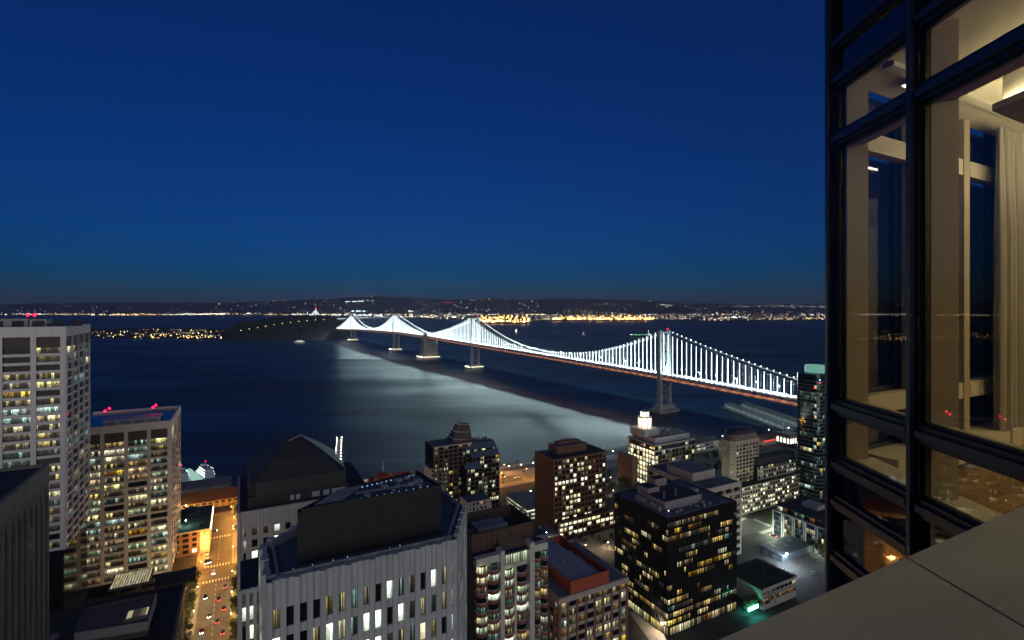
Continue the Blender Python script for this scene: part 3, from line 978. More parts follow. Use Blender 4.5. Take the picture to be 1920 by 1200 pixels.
# 7. block of curving bay windows with maroon bands and pale piers
def tower_7():
    d = 172.0
    c = PD(893, d); zt = zat(1050, d) - G
    b = Bld('bay_window_tower', 'tower of rippling bay windows with maroon bands between pale vertical piers', 'apartment tower', c)
    W = reach(c, E2, 1027)
    CR = M('cream_frame', (.50, .48, .42), .75, .08, .3, .1, streak=.1)
    BRN = M('brown_screen', (.085, .055, .04), .8, .2, .6, .15)
    b.box('core', BRN, .5, W - .5, 2.5, 24, 0, zt - 1)
    pitch = 3.35
    nf = 15
    tb = [(W_DARK, 3), (W_DIM, 2), (W_DIMC, 3), (W_GREEN, 3), (W_PALE, 2.2), (W_WARM, .6), (W_BRIGHTC, .6)]
    bays = [(0.0, .315, 2, 0.0), (.40, .60, 1, -1.6), (.625, .80, 1, -1.6), (.845, 1.0, 2, .0)]
    bays = [(0.0, .31, 2, 0.0), (.365, .53, 1, -1.2), (.56, .72, 1, -1.2), (.785, 1.0, 2, 0.0)]
    for bi, (a, e, lobes, setb) in enumerate(bays):
        top = zt - 2.5 if setb == 0 else zt - 6.5
        for r_ in range(nf):
            z = top - (r_ + 1) * pitch
            for l_ in range(lobes):
                s0 = W * (a + (e - a) * l_ / lobes); s1 = W * (a + (e - a) * (l_ + 1) / lobes)
                m = pick(b.rng, tb)
                # each bay is three facets
                xs = [s0, s0 + (s1 - s0) * .28, s0 + (s1 - s0) * .72, s1]
                ys = [-setb, -setb - 1.3, -setb - 1.3, -setb]
                MB().prism([(xs[0], 1.8 - setb)] + [(x, y - .22) for x, y in zip(xs, ys)] + [(xs[3], 1.8 - setb)], z, z + 1.35).build('bay_band', MAROON, b.o)
                MB().prism([(xs[0], 1.8 - setb)] + [(x, y - .34) for x, y in zip(xs, ys)] + [(xs[3], 1.8 - setb)], z + 1.352, z + 1.5).build('sill', CR, b.o)
                for k in range(3):
                    f = b.face((xs[k], ys[k]), (xs[k + 1], ys[k + 1]))
                    b.pane(f, m, .06, f.L - .06, z + 1.5, z + pitch, -.12)
        b.box('attic_band', CR, W * a, W * e, -setb - .1, 2.4 - setb, top, top + (2.5 if setb == 0 else 1.4))
    for (a, e, y, zz) in ((.31, .365, -1.0, zt + 1.2), (.53, .56, .6, zt - 5), (.72, .785, -1.0, zt + 1.6)):
        b.box('pier', CR, W * a, W * e, y, 3, 0, zz)
    # green-lit glass attic between the piers, raked dark roof above
    f = b.face((W * .365, 1.3), (W * .72, 1.3))
    for i in range(7):
        f.box('attic_window', W_GREEN, f.L * i / 7 + .08, f.L * (i + 1) / 7 - .08, zt - 5, zt - 1.2, -.1, 0)
    MB().add([(W * .365, 1.2, zt - 1.2), (W * .72, 1.2, zt - 1.2), (W * .72, 5, zt + 2.8), (W * .365, 5, zt + 2.8), (W * .365, 5, zt - 1.2), (W * .72, 5, zt - 1.2)],
             [(0, 1, 2, 3), (3, 2, 5, 4), (0, 3, 4), (1, 5, 2), (0, 4, 5, 1)]).build('raked_roof', BRN, b.o)
    # pleated roof screen round a sunken roof
    xs0, xs1, y0, y1, zs = W * .02, W * .92, 5.5, 24, zt + 6
    for (p, q) in (((xs0, y0), (xs1, y0)), ((xs1, y0), (xs1, y1)), ((xs1, y1), (xs0, y1)), ((xs0, y1), (xs0, y0))):
        fs = Face(b.o, p, q)
        fs.box('roof_screen', BRN, 0, fs.L, zt - 1, zs, -.6, 0)
        for i in range(int(fs.L / 1.2)):
            fs.box('pleat', BRN, i * 1.2 + .1, i * 1.2 + .7, zt - 1, zs - .2, 0, .3)
    b.box('roof', ROOFD, xs0 + .6, xs1 - .6, y0 + .6, y1 - .6, zt + 1, zt + 1.5)
    b.box('cooling_tower', MECH, W * .2, W * .62, y0 + 5, y0 + 12, zt + 1.5, zt + 5)
    b.box('cooling_top', ROOFG, W * .23, W * .59, y0 + 5.6, y0 + 11.4, zt + 5.01, zt + 5.2)
    b.box('roof_unit', MECH, W * .08, W * .15, y0 + 5, y0 + 11, zt + 1.5, zt + 3.4)
    b.box('front_roof', ROOFD, 0, W, 0.0, 5.4, zt - 1.0, zt - .3)
    b.close()
tower_7()

# 8. office block with the red box on its roof
def block_8():
    zt = 57.0
    c = P(1048, 1123, zt + G)
    b = Bld('office_block', 'brown-piered office block with brick-red plant box on flat grey roof', 'office block', c)
    W = reach(c, E2, 1177); Dp = 40
    PIER = M('brown_pier', (.22, .12, .085), .8, .12, .4, .1, streak=.1)
    TAN = M('tan_spandrel', (.40, .34, .27), .8, .1, .3, .1)
    b.box('core', W_DARK, .7, W - .7, .7, Dp - .5, 0, zt - 1)
    tb = [(W_DARK, 3), (W_AMBER, 4), (W_DIM, 2), (W_PALE, .9), (W_COOL, .6), (W_WARM, .5)]
    zf = fl(4, zt - 2.2, 3.65)
    f = b.face((0, 0), (W, 0)); g = b.face((0, Dp), (0, 0))
    b.grid(f, zf, 8, PIER, tb, pier=.95, span=1.3, rec=.45, z_top=zt - 2.2, span_m=TAN, proud=.3)
    b.grid(g, zf, 11, PIER, tb, pier=.95, span=1.3, rec=.45, z_top=zt - 2.2, span_m=TAN, proud=.3)
    f.box('parapet', TAN, -.3, W + .3, zt - 2.2, zt, -.8, .34)
    g.box('parapet', TAN, 0, Dp - .82, zt - 2.2, zt - .003, -.8, .33)
    b.box('far_parapet', TAN, -.3, W + .3, Dp - .8, Dp, zt - 2.2, zt - .01)
    b.box('right_parapet', TAN, W - .5, W + .3, .82, Dp - .82, zt - 2.2, zt - .006)
    b.box('roof', ROOFG, .78, W - .52, .8, Dp - .82, zt - 1, zt - .6)
    inv = b.o.matrix_basis.inverted()
    z2 = zt + G + 5.5
    pp = [inv @ P(1071, 1088, z2), inv @ P(1144, 1068, z2)]
    x0, x1 = pp[0].x, pp[1].x
    y0, y1 = pp[0].y, Dp - 3
    RG = M('pale_membrane', (.27, .28, .29), .8, .25, .1, .3)
    b.box('plant_box', BRICK_RED, x0, x1 - 5, y0 + .3, y1, zt - .6, zt + 4.2)
    b.box('plant_roof', RG, x0 + .3, x1 - 5, y0 + .6, y1 - .3, zt + 4.2, zt + 4.45)
    b.box('plant_wall', BRICK_RED, x0 - .02, x1, y0, y0 + .3, zt - .6, zt + 5)
    b.box('plant_wall', BRICK_RED, x0 - .3, x0, y0, y1, zt - .6, zt + 5)
    b.box('plant_wall', BRICK_RED, x1 - .3, x1, y0 + .3, y1, zt - .6, zt + 4.9)
    b.box('plant_wall', BRICK_RED, x0, x1 - .3, y1, y1 + .3, zt - .6, zt + 4.95)
    for k in range(5):
        b.box('cooling_unit', MECH, x1 - 4.2, x1 - 1.2, y0 + 3 + k * 5, y0 + 6.5 + k * 5, zt - .6, zt + 2.6)
    for k, (tx, ty) in enumerate(((.2, .5), (.4, .4), (.5, .42))):
        x, y = x0 + (x1 - 5 - x0) * tx, y0 + (y1 - y0) * ty
        MB().bar((x, y, zt + 4.4), (x, y, zt + 5.3), .35, 8).build('roof_vent', MECH, b.o)
    b.close()
block_8()

# low terrace block between the bay-window tower and the brick tower
def low_terrace():
    zt = 27.0
    c = P(1016, 1030, zt + G)
    b = Bld('terrace_block', 'low flat-roofed block with pale green lit roof terrace between the taller towers', 'office block', c)
    W = reach(c, E2, 1072); Dp = reach(c, E1, 972)
    b.box('core', W_DARK, .4, W - .3, .4, Dp, 0, zt - 1)
    f = b.face((0, 0), (W, 0)); g = b.face((0, Dp), (0, 0))
    for ff_, n in ((f, 8), (g, 12)):
        b.grid(ff_, fl(2, zt - 1, 3.9), n, CONC_G, [(W_DARK, 5), (W_DIM, 3), (W_BRIGHTC, 1.5)], pier=.9, span=1.3, rec=.3, z_top=zt - 1)
        ff_.box('parapet', CONC_G, 0, ff_.L - (.5 if ff_ is g else 0), zt - 1, zt, -.5, .1 if ff_ is f else .09)
    b.box('roof', ROOF, .5, W, .5, Dp, zt - 1, zt - .6)
    b.box('penthouse', MECH, 2, W * .42, Dp * .3, Dp * .85, zt - .6, zt + 4)
    b.box('penthouse_roof', ROOFD, 2.2, W * .41, Dp * .32, Dp * .83, zt + 4, zt + 4.15)
    b.box('terrace_paving', PROM, W * .48, W * .92, Dp * .12, Dp * .5, zt - .6, zt - .5)
    b.box('terrace_screen', CONC_G, W * .46, W * .475, Dp * .1, Dp * .7, zt - .6, zt + 1.6)
    ld = bpy.data.lights.new('terrace_light', 'POINT'); ld.energy = 900; ld.color = (.80, 1, .72); ld.shadow_soft_size = .3
    lo = bpy.data.objects.new('terrace_light', ld); lo.location = (W * .5, Dp * .42, zt + 2.6); link(lo, b.o)
    MB().bar((W * .49, Dp * .42, zt - .5), (W * .49, Dp * .42, zt + 3), .08, 6).build('lamp_post', MECH, b.o)
    MB().octa((W * .5, Dp * .42, zt + 3.2), .3).build('lamp', EM('terrace_bulb', (.85, 1, .8), 30), b.o)
    for k in range(7):
        x, y = b.rng.uniform(3, W - 4), b.rng.uniform(Dp * .87, Dp - 2)
        b.box('roof_unit', MECH, x, x + 1.6, y, y + 1.3, zt - .6, zt + .6)
    b.close()
low_terrace()

# 9. black glass block
def block_9():
    d = 265.0
    c = PD(1252, d); zt = zat(973, d) - G
    b = Bld('glass_block', 'black mirror-glass office block with thin vertical mullions and scattered yellow windows', 'office block', c)
    W = reach(c, E2, 1381); Dp = reach(c, E1, 1153)
    b.box('core', W_DARK, .5, W - .3, .5, Dp - .3, 0, zt - 1)
    GLZ = M('bronze_glass', (.02, .016, .012), .06, .3, .1, spec=.35)
    tbs = [(GLZ, 9), (W_DIM, 1.6), (W_AMBER, 1.6), (W_WARM, 2.2), (W_PALE, .8), (W_DIMC, .8)]
    f = b.face((0, 0), (W, 0)); g = b.face((0, Dp), (0, 0))
    zf = fl(4.5, zt - 2.5, 3.75)
    ch = 1.4
    for fi, (ff_, nm) in enumerate(((f, 32), (g, 34))):
        w_ = ff_.L / nm
        for k, z in enumerate(zf):
            top = zf[k + 1] if k + 1 < len(zf) else zt - 2.5
            ff_.box('spandrel', GLZ, .02, ff_.L - .02, z, z + 1.15, -.4, -.1)
            i = 0
            while i < nm:
                run = min(nm - i, b.rng.choice((1, 2, 2, 3, 3, 4, 5, 6)))
                m = pick(b.rng, tbs)
                if k in (1,) : m = pick(b.rng, [(W_WARM, 3), (W_AMBER, 1.5), (W_PALE, 1)]); run = min(nm - i, 8)
                if m is GLZ: run = min(nm - i, run + 2)
                b.pane(ff_, m, i * w_, (i + run) * w_, z + 1.15, top, -.18, .15)
                i += run
        for i in range(nm + 1):
            ff_.box('mullion', BLACKM, i * w_ - .07, i * w_ + .07, 0, zt, -.1, .16)
        ff_.box('parapet', GLZ, 0, ff_.L, zt - 2.5, zt - .01, -.5, -.1)
        # lit lobby
        for i in range(nm // 2):
            b_m = pick(b.rng, [(W_PALE, 2), (W_WARM, 3), (W_DIM, 3), (W_AMBER, 2)])
            ff_.box('lobby_window', b_m, i * 2 * w_ + .1, i * 2 * w_ + 2 * w_ - .1, .4, 4.0, -.5, -.3)
    b.box('roof', ROOF, .5, W - .3, .5, Dp - .3, zt - 1, zt - .5)
    b.box('far_parapet', GLZ, 0, W, Dp - .4, Dp, zt - 2, zt - .02)
    b.box('right_parapet', GLZ, W - .4, W, .1, Dp - .42, zt - 2, zt - .03)
    b.box('roof_track', MECH, 2.2, W - 2.5, 2.0, 2.25, zt - .5, zt - .25)
    b.box('roof_track', MECH, 2.0, 2.2, 2.0, Dp - 4, zt - .5, zt - .25)
    inv = b.o.matrix_basis.inverted()
    PINK = M('pinkish_render', (.30, .24, .24), .8, .1, .3, .1)
    def onroof(u, v, h): return inv @ P(u, v, zt + G + h)
    z0 = zt - .5
    x0, x1, y0 = 7.0, W * .66, 9.0
    b.box('plant_storey', PINK, x0, x1, y0, y0 + 20, z0, zt + 4.2)
    b.box('plant_roof', ROOFD, x0 + .4, x1 - .4, y0 + .4, y0 + 19.6, zt + 4.2, zt + 4.3)
    f2 = b.face((x0, y0), (x1, y0))
    for i in range(12):
        f2.box('plant_panel', MECH, f2.L * i / 12 + .1, f2.L * (i + 1) / 12 - .1, z0 + .2, zt + 3.4, 0, .1)
    b.box('penthouse', PINK, x0 + 1, x0 + 9.5, y0 + 14, y0 + 23, z0, zt + 7)
    b.box('penthouse_roof', ROOFD, x0 + 1.3, x0 + 9.2, y0 + 14.3, y0 + 22.7, zt + 7, zt + 7.1)
    b.box('lift_room', PINK, x0 + 12, x0 + 21, y0 + 20, y0 + 26, z0, zt + 8.6)
    b.box('lift_roof', ROOFD, x0 + 12.3, x0 + 20.7, y0 + 20.3, y0 + 25.7, zt + 8.6, zt + 8.7)
    b.box('stair_head', MECH, x1 + .4, x1 + 4.5, y0 + 6, y0 + 10, z0, zt + 4.4)
    for k in range(10):
        yy = y0 + 1 + k * 1.9
        b.box('condenser', MECH, x0 - 3.4, x0 - 1.6, yy, yy + 1.5, z0, z0 + 2 + b.rng.random())
    for k in range(22):
        x, y = b.rng.uniform(4, W - 6), b.rng.choice([b.rng.uniform(3.5, 8), b.rng.uniform(3.5, 8), y0 + 22])
        b.box('roof_unit', MECH, x, x + b.rng.uniform(.7, 2), y, y + 1.2, z0, z0 + b.rng.uniform(.5, 1.6))
    for k in range(6):
        x, y = x0 + 4 + k * 3, y0 + 5 + (k % 3) * 3
        MB().bar((x, y, zt + 4.25), (x, y, zt + 5.3), .4, 8).build('roof_vent', MECH, b.o)
    b.box('work_lamp', EM('work_lamp', (.7, .9, 1.0), 8), 6, 6.3, 5.4, 5.7, z0 + 1.5, z0 + 1.8)
    b.close()
block_9()

# 10. brown brick tower with small square windows
def tower_10():
    d = 378.0
    c = PD(1039, d); zt = zat(862, d) - G
    b = Bld('brick_tower', 'reddish-brown office tower with grid of small square windows and flat dark roof', 'office tower', c)
    W = reach(c, E2, 1136); Dp = reach(c, E1, 1004)
    W1 = reach(c, E2, 1118)
    b.box('core', W_DARK, .6, W - .5, .6, Dp - .3, 0, zt - 3)
    f = b.face((0, 0), (W, 0)); g = b.face((0, Dp), (0, 0))
    tb = [(W_DARK, 9), (W_DIM, 2), (W_PALE, 1.2), (W_BRIGHT, 1.0), (W_BRIGHTC, .8)]
    zf = fl(10, zt - 1.6, 4.0)
    b.grid(f, zf, 14, BRICK_BR, lambda k, i: (tb if k not in (2, 6, 7) else [(W_BRIGHT, 1.5), (W_BRIGHTC, 2.5), (W_DARK, 5)]), pier=.85, span=1.5, rec=.4, z_top=zt - 1.6, proud=.12)
    f.box('parapet', BRICK_BR, 0, W, zt - 1.6, zt, -.7, .14)
    # ribbed flank
    n = 17
    g.box('flank', BRICK_BR, 0, Dp, 0, zt - .02, -.6, -.2)
    for i in range(n):
        s_ = Dp * (i + .5) / n
        g.box('flank_rib', BRICK_BR, s_ - .5, s_ + .5, 0, zt - .04, -.2, .8)
    b.box('roof', ROOFD, .6, W - .5, .7, Dp - .3, zt - .9, zt - .4)
    b.box('roof_rim', ROOF, W - .6, W, .7, Dp, zt - 3, zt - .1)
    for i in range(12):
        b.box('rim_tooth', BRICK_BR, W - .6, W + .3, 1 + i * 2.4, 2 + i * 2.4, zt - .1, zt + .6)
    b.box('plant_storey', BRICK_BR, W * .2, W * .78, Dp * .4, Dp * .85, zt - .4, zt + 5.6)
    b.box('plant_roof', ROOF, W * .21, W * .77, Dp * .42, Dp * .83, zt + 5.6, zt + 5.7)
    b.box('plant_step', BRICK_BR, W * .3, W * .7, Dp * .6, Dp * .8, zt + 5.7, zt + 7.4)
    # podium storeys to the right
    x1 = reach(c, E2, 1175)
    b.box('podium', BRICK_BR, 2, x1, -3.2, 18, 0, 12.5)
    fp = b.face((1.5, -4.3), (x1 + .3, -4.3))
    b.grid(fp, [1.0, 4.6, 8.2], 16, BRICK_BR, [(W_BRIGHT, 2), (W_BRIGHTC, 2), (W_PALE, 2), (W_DARK, 3)], pier=.9, span=1.3, rec=.35, z_top=11.6)
    b.box('podium_roof', ROOFD, 2.2, x1 - .2, -3.0, 17.8, 12.5, 12.7)
    fp.box('podium_parapet', BRICK_BR, 0, fp.L, 11.6, 13.0, -.9, .1)
    b.close()
tower_10()

# 11. stepped brown apartment towers by the water
def tower_11():
    d = 400.0
    c = PD(846, d)
    b = Bld('stepped_tower', 'stepped brown apartment tower with pitched terrace roofs and a mast beside the water', 'apartment tower', c)
    BR = M('dusky_brick', (.14, .09, .07), .8, .2, .4, .1)
    PT = M('pale_trim', (.45, .42, .38), .8, .1, .3)
    TQ = M('slate_terrace', (.10, .13, .16), .6, .2, .3, .1)
    tb = [(W_DARK, 7), (W_DIM, 2), (W_WARM, 1.1), (W_PALE, .9), (W_AMBER, .8)]
    k = d / F
    def zz(v, dd=d): return zat(v, dd) - G
    xl = reach(c, E2, 813)
    x2 = reach(c, E2, 889); x3 = reach(c, E2, 943)
    zt = zz(834)
    # left tower
    b.box('core', W_DARK, xl + .5, 17.5, .5, 22, 0, zt - 1)
    f = b.face((xl, 0), (18, 0))
    b.grid(f, fl(4, zt - 1, 3.3), 8, BR, tb, pier=1.2, span=1.1, rec=.4, z_top=zt - 1)
    f.box('parapet', PT, 0, f.L, zt - 1, zt, -.6, .2)
    b.box('roof', ROOF, xl + .6, 17.4, .6, 22, zt - .9, zt - .5)
    # stepped crown
    for i in range(5):
        x0 = 0.0 + i * 1.5; h = zt + 2.2 + 2.5 * i
        b.box('crown_step', BR, x0 + 4, 20.5, 6 + i * 1.5, 19 - i * .3, zt - .6 + (0 if i == 0 else 0), h)
        MB().add([(x0 + 3.8, 5.8 + i * 1.5, h), (x0 + 16.2, 5.8 + i * 1.5, h - 1.6), (x0 + 16.2, 18, h - 1.6), (x0 + 3.8, 18, h), (x0 + 3.8, 5.8 + i * 1.5, h + .5), (x0 + 16.2, 5.8 + i * 1.5, h - 1.1), (x0 + 16.2, 18, h - 1.1), (x0 + 3.8, 18, h + .5)],
                 [(0, 1, 5, 4), (1, 2, 6, 5), (2, 3, 7, 6), (3, 0, 4, 7), (4, 5, 6, 7), (0, 3, 2, 1)]).build('crown_roof', TQ if i % 2 else PT, b.o)
    MB().bar((14, 14, zt + 11), (14, 14, zt + 20), .18, 6).build('mast', MECH, b.o)
    b.close()
    # right, glassier wing with stepped terraces
    c2 = PD(898, d - 4)
    b2 = Bld('terraced_tower', 'dark glass apartment tower with sloping slate terraces joined to the stepped brown tower', 'apartment tower', c2)
    tb2 = [(W_DARK, 7), (W_DIMC, 2), (W_GREEN, .7), (W_PALE, .7), (W_WARM, .4)]
    Wr = reach(c2, E2, 943)
    levels = [(-10, 3, zz(874) , 0), (-3, Wr, zz(858), 6), (-6, Wr, zz(846), 11), (-8, Wr, zz(838), 16)]
    for i, (x0, x1, h, y0) in enumerate(levels):
        b2.box('core', W_DARK, x0 + .4, x1 - .4, y0 + .4, 24, 0, h - .6)
        f = b2.face((x0, y0), (x1, y0))
        b2.grid(f, fl(3, h - .6, 3.3), max(3, int((x1 - x0) / 3.2)), BR, tb2, pier=.5, span=.9, rec=.3, z_top=h - .6)
        yb = y0 + 5 if i < 3 else 24
        MB().add([(x0, y0 - .1, h - .6), (x1, y0 - .1, h - .6), (x1, yb, h + 3.2 if i < 3 else h + .2), (x0, yb, h + 3.2 if i < 3 else h + .2), (x0, yb, h - .6), (x1, yb, h - .6)],
                 [(0, 1, 2, 3), (0, 4, 5, 1), (3, 2, 5, 4), (0, 3, 4), (1, 5, 2)]).build('terrace_roof', TQ, b2.o)
    for i in range(9):
        b2.box('merlon', BR, -7 + i * 2.9, -5.4 + i * 2.9, 23, 24.2, zz(838) - .4, zz(838) + 2)
    g = b2.face((Wr, 0), (Wr, 24))
    b2.close()
    # white masonry houses at its foot
    for (u0, u1, v, dd, lab) in ((806, 838, 880, 392, 'white low block at the water side foot of the stepped brown tower'), (877, 921, 943, 350, 'white masonry low block with square windows below the terraced glass tower')):
        c3 = PD(u0, dd)
        h = zat(v, dd) - G
        b3 = Bld('low_block', lab, 'apartment block', c3)
        w3 = reach(c3, E2, u1)
        b3.box('core', W_DARK, .5, w3 - .3, .5, 14, 0, h - .6)
        f = b3.face((0, 0), (w3, 0))
        b3.grid(f, fl(2, h - .8, 3.4), 4 if u0 < 850 else 6, PT, [(W_DARK, 5), (W_WARM, 1), (W_DIM, 2)], pier=1.5, span=1.4, rec=.35, z_top=h - .8)
        f.box('parapet', PT, 0, w3, h - .8, h, -.5, .1)
        g3 = b3.face((0, 14), (0, 0))
        g3.box('side_wall', PT, 0, 13.9, 0, h - .02, -.5, .02)
        b3.box('roof', ROOF, .5, w3 - .3, .5, 13.8, h - .6, h - .2)
        b3.close()
tower_11()

# 12. parking garage with lit decks
def garage_12():
    c = P(988, 956, 15)
    b = Bld('parking_garage', 'low parking garage with grey roof deck and lit parking levels', 'garage', c)
    W = 34; Dp = reach(c, E1, 948)
    h = 15 - G
    TAN = M('garage_concrete', (.30, .25, .20), .85, .12, .3, .1, streak=.15)
    b.box('core', W_DARK, 1.5, W, 1.5, Dp, 0, h - .6)
    g = b.face((0, Dp), (0, 0)); f = b.face((0, 0), (W, 0))
    for ff_, n in ((g, 10), (f, 7)):
        for k in range(4):
            z = k * 3.1
            ff_.box('deck_edge', TAN, 0, ff_.L, z + 1.9, z + 3.0, -1.4, 0 if ff_ is g else .02)
            for i in range(n):
                if ff_ is f and i > 3: continue
                ff_.box('deck_light', W_BRIGHTC if b.rng.random() < .75 else W_DIM, ff_.L * i / n + .15, ff_.L * (i + 1) / n - .15, z + .2, z + 1.9, -1.45, -1.3)
    f.box('blank_wall', TAN, f.L * .5, f.L, 0, h + .2, -.4, .1)
    b.box('roof_deck', M('deck_grey', (.14, .145, .15), .85, .2, .15, .2), 0.1, W, .1, Dp, h - .55, h - .1)
    for k in range(8):
        b.box('bay_line', PAINT, 6, 10.5, 4 + k * 5, 4.15 + k * 5, h - .1, h - .095)
    MB().bar((16, Dp * .6, h - .1), (16, Dp * .6, h + 5), .1, 6).build('lamp_post', MECH, b.o)
    MB().octa((16, Dp * .6, h + 5.2), .5).build('lamp', EM('garage_lamp', (.8, .95, 1), 25), b.o)
    b.close()
garage_12()

# 13. office block with the glowing lantern
def block_13():
    d = 470.0
    c = PD(1228, d); zt = zat(835, d) - G
    b = Bld('lantern_block', 'brick office block with bright lit windows under a glowing rooftop lantern', 'office block', c)
    W = reach(c, E2, 1303); Dp = reach(c, E1, 1177)
    BRK = M('dark_brick', (.13, .085, .065), .8, .15, .4, .1)
    COR = M('pale_cornice', (.42, .42, .44), .75, .08, .3)
    b.box('core', W_DARK, .6, W - .5, .6, Dp - .4, 0, zt - 1.5)
    f = b.face((0, 0), (W, 0)); g = b.face((0, Dp), (0, 0))
    zf = fl(3, zt - 6, 4.2)
    b.grid(g, zf, 9, BRK, [(W_BRIGHT, 6), (W_PALE, 3), (W_DARK, 1)], pier=.7, span=.9, rec=.3, z_top=zt - 6, proud=.1)
    b.grid(f, zf, 12, BRK, lambda k, i: [(W_BRIGHT, 2), (W_PALE, 2), (W_DARK, 4)] if i < 3 else [(W_DARK, 7), (W_DIM, 2), (W_DIMC, 2), (W_PALE, .8)], pier=.7, span=.9, rec=.3, z_top=zt - 6, proud=.1)
    for ff_ in (f, g):
        ff_.box('cornice', COR, -.4 if ff_ is f else 0, ff_.L + (.4 if ff_ is g else 0), zt - 6, zt - 5.2, -.5, .8 if ff_ is f else .79)
        ff_.box('attic', BRK, 0, ff_.L, zt - 5.2, zt - .8, -.6, -.2)
        n = 12
        for i in range(n):
            m = pick(b.rng, [(W_DARK, 3), (W_PALE, 1)])
            ff_.box('attic_window', m, ff_.L * i / n + .5, ff_.L * (i + 1) / n - .5, zt - 4.6, zt - 2, -.2, -.14)
        ff_.box('roof_edge', COR, -.3 if ff_ is f else 0, ff_.L, zt - .8, zt, -.8, .3 if ff_ is f else .29)
    b.box('roof', ROOF, .8, W - .4, .8, Dp - .4, zt - .9, zt - .3)
    b.box('setback', COR, 4, W - 3, 4, Dp - 3, zt - .3, zt + 5)
    b.box('setback_roof', M('roof_brownish', (.16, .13, .12), .8, .3, .3, .2), 4.3, W - 3.3, 4.3, Dp - 3.3, zt + 5, zt + 5.2)
    for k in range(30):
        x, y = b.rng.uniform(13, W - 6), b.rng.uniform(6, Dp - 6)
        b.box('roof_unit', MECH, x, x + b.rng.uniform(1, 2.5), y, y + 1.5, zt + 5.2, zt + 5.2 + b.rng.uniform(.5, 1.6))
    # lantern
    inv = b.o.matrix_basis.inverted()
    lz = zt + 5.2
    lc = inv @ PD(1209, d + 22)
    cx, cy = lc.x, lc.y
    GLOW = WIN('lantern_glow', (1.0, .78, .5), 4.5, cells=1, clutter=.15, floor_=.75)
    zl0 = zat(803, d + 18) - G; zl1 = zat(783, d + 20) - G; zl2 = zat(772, d + 20) - G
    b.box('lantern_base', COR, cx - 9.5, cx + 9.5, cy - 9.5, cy + 9.5, lz - .1, zl0)
    for (r_, za, zb_) in ((6.2, zl0, zl1), (4.0, zl1 + .7, zl2)):
        pts = [(cx + r_ * math.cos(math.pi * (i + .5) / 4) * 1.08, cy + r_ * math.sin(math.pi * (i + .5) / 4) * 1.08) for i in range(8)]
        for i in range(8):
            p, q = pts[(i + 1) % 8], pts[i]
            fc = Face(b.o, q, p)
            if True:
                for j in range(2):
                    fc.box('lantern_pane', GLOW, fc.L * j / 2 + .18, fc.L * (j + 1) / 2 - .18, za + .5, zb_ - .3, -.2, -.05)
            MB().bar((q[0], q[1], za), (q[0], q[1], zb_ + .6), .38, 6).build('lantern_post', COR, b.o)
        MB().prism([(cx + (x - cx) * 1.08, cy + (y - cy) * 1.08) for x, y in pts], zb_ - .1, zb_ + .6).build('lantern_rim', COR, b.o)
    MB().bar((cx, cy, zl2 + .6), (cx, cy, zl2 + 5), .12, 6).build('finial', COR, b.o)
    # brick wing on the water side
    b.box('wing', BRK, -6, 0, Dp - 14, Dp + 8, 0, zt * .62)
    b.box('wing_roof', ROOFD, -6, 0, Dp - 14, Dp + 8, zt * .62, zt * .62 + .2)
    b.close()
block_13()

# 14. beige block with open decks behind the black glass block
def block_14():
    d0 = 351.0
    cr = PD(1390, d0)
    c = cr + E2 * reach(cr, E2, 1326)
    zt = zat(902, d0) - G
    c.z = G
    b = Bld('beige_block', 'beige concrete block with deep square openings and wide flat blue-grey roof behind black glass block', 'office block', c)
    W = (cr - c).length; Dp = reach(c, E1, 1213)
    f = b.face((0, 0), (W, 0)); g = b.face((0, Dp), (0, 0))
    b.box('core', W_DARK, 2.0, W - .4, 2.0, Dp - 1, 0, zt - 1)
    tb = [(W_DARK, 6), (W_DIM, 2), (W_AMBER, 1.5), (W_PALE, .8)]
    zf = fl(2, zt - 3.4, 5.0)
    b.grid(f, zf, 4, CONC_B, tb, pier=1.3, span=2.2, rec=1.6, z_top=zt - 3.4)
    b.grid(g, zf, 9, CONC_B, tb, pier=1.3, span=2.2, rec=1.6, z_top=zt - 3.4)
    f.box('parapet', CONC_B, 0, W, zt - 3.4, zt, -1, .1)
    g.box('parapet', CONC_B, 0, Dp - 1.02, zt - 3.4, zt - .01, -1, .09)
    b.box('far_parapet', CONC_B, 0, W, Dp - .5, Dp, zt - 2, zt - .02)
    b.box('roof', ROOF, 1, W, 1, Dp - .5, zt - 1.2, zt - .8)
    b.box('plant_storey', CONC_B, 4, W - 7, 16, 40, zt - .8, zt + 5)
    b.box('plant_roof', ROOF, 4.4, W - 7.4, 16.4, 39.6, zt + 5, zt + 5.1)
    # scalloped balconies down the right edge
    for z in zf:
        MB().prism([(W + 1.4 * math.cos(a) * 1.0, 2.5 + 2.2 * math.sin(a)) for a in [math.pi * (-.5 + i / 8) for i in range(9)]], z + .8, z + 2.0).build('balcony', CONC_B, b.o)
    b.close()
block_14()

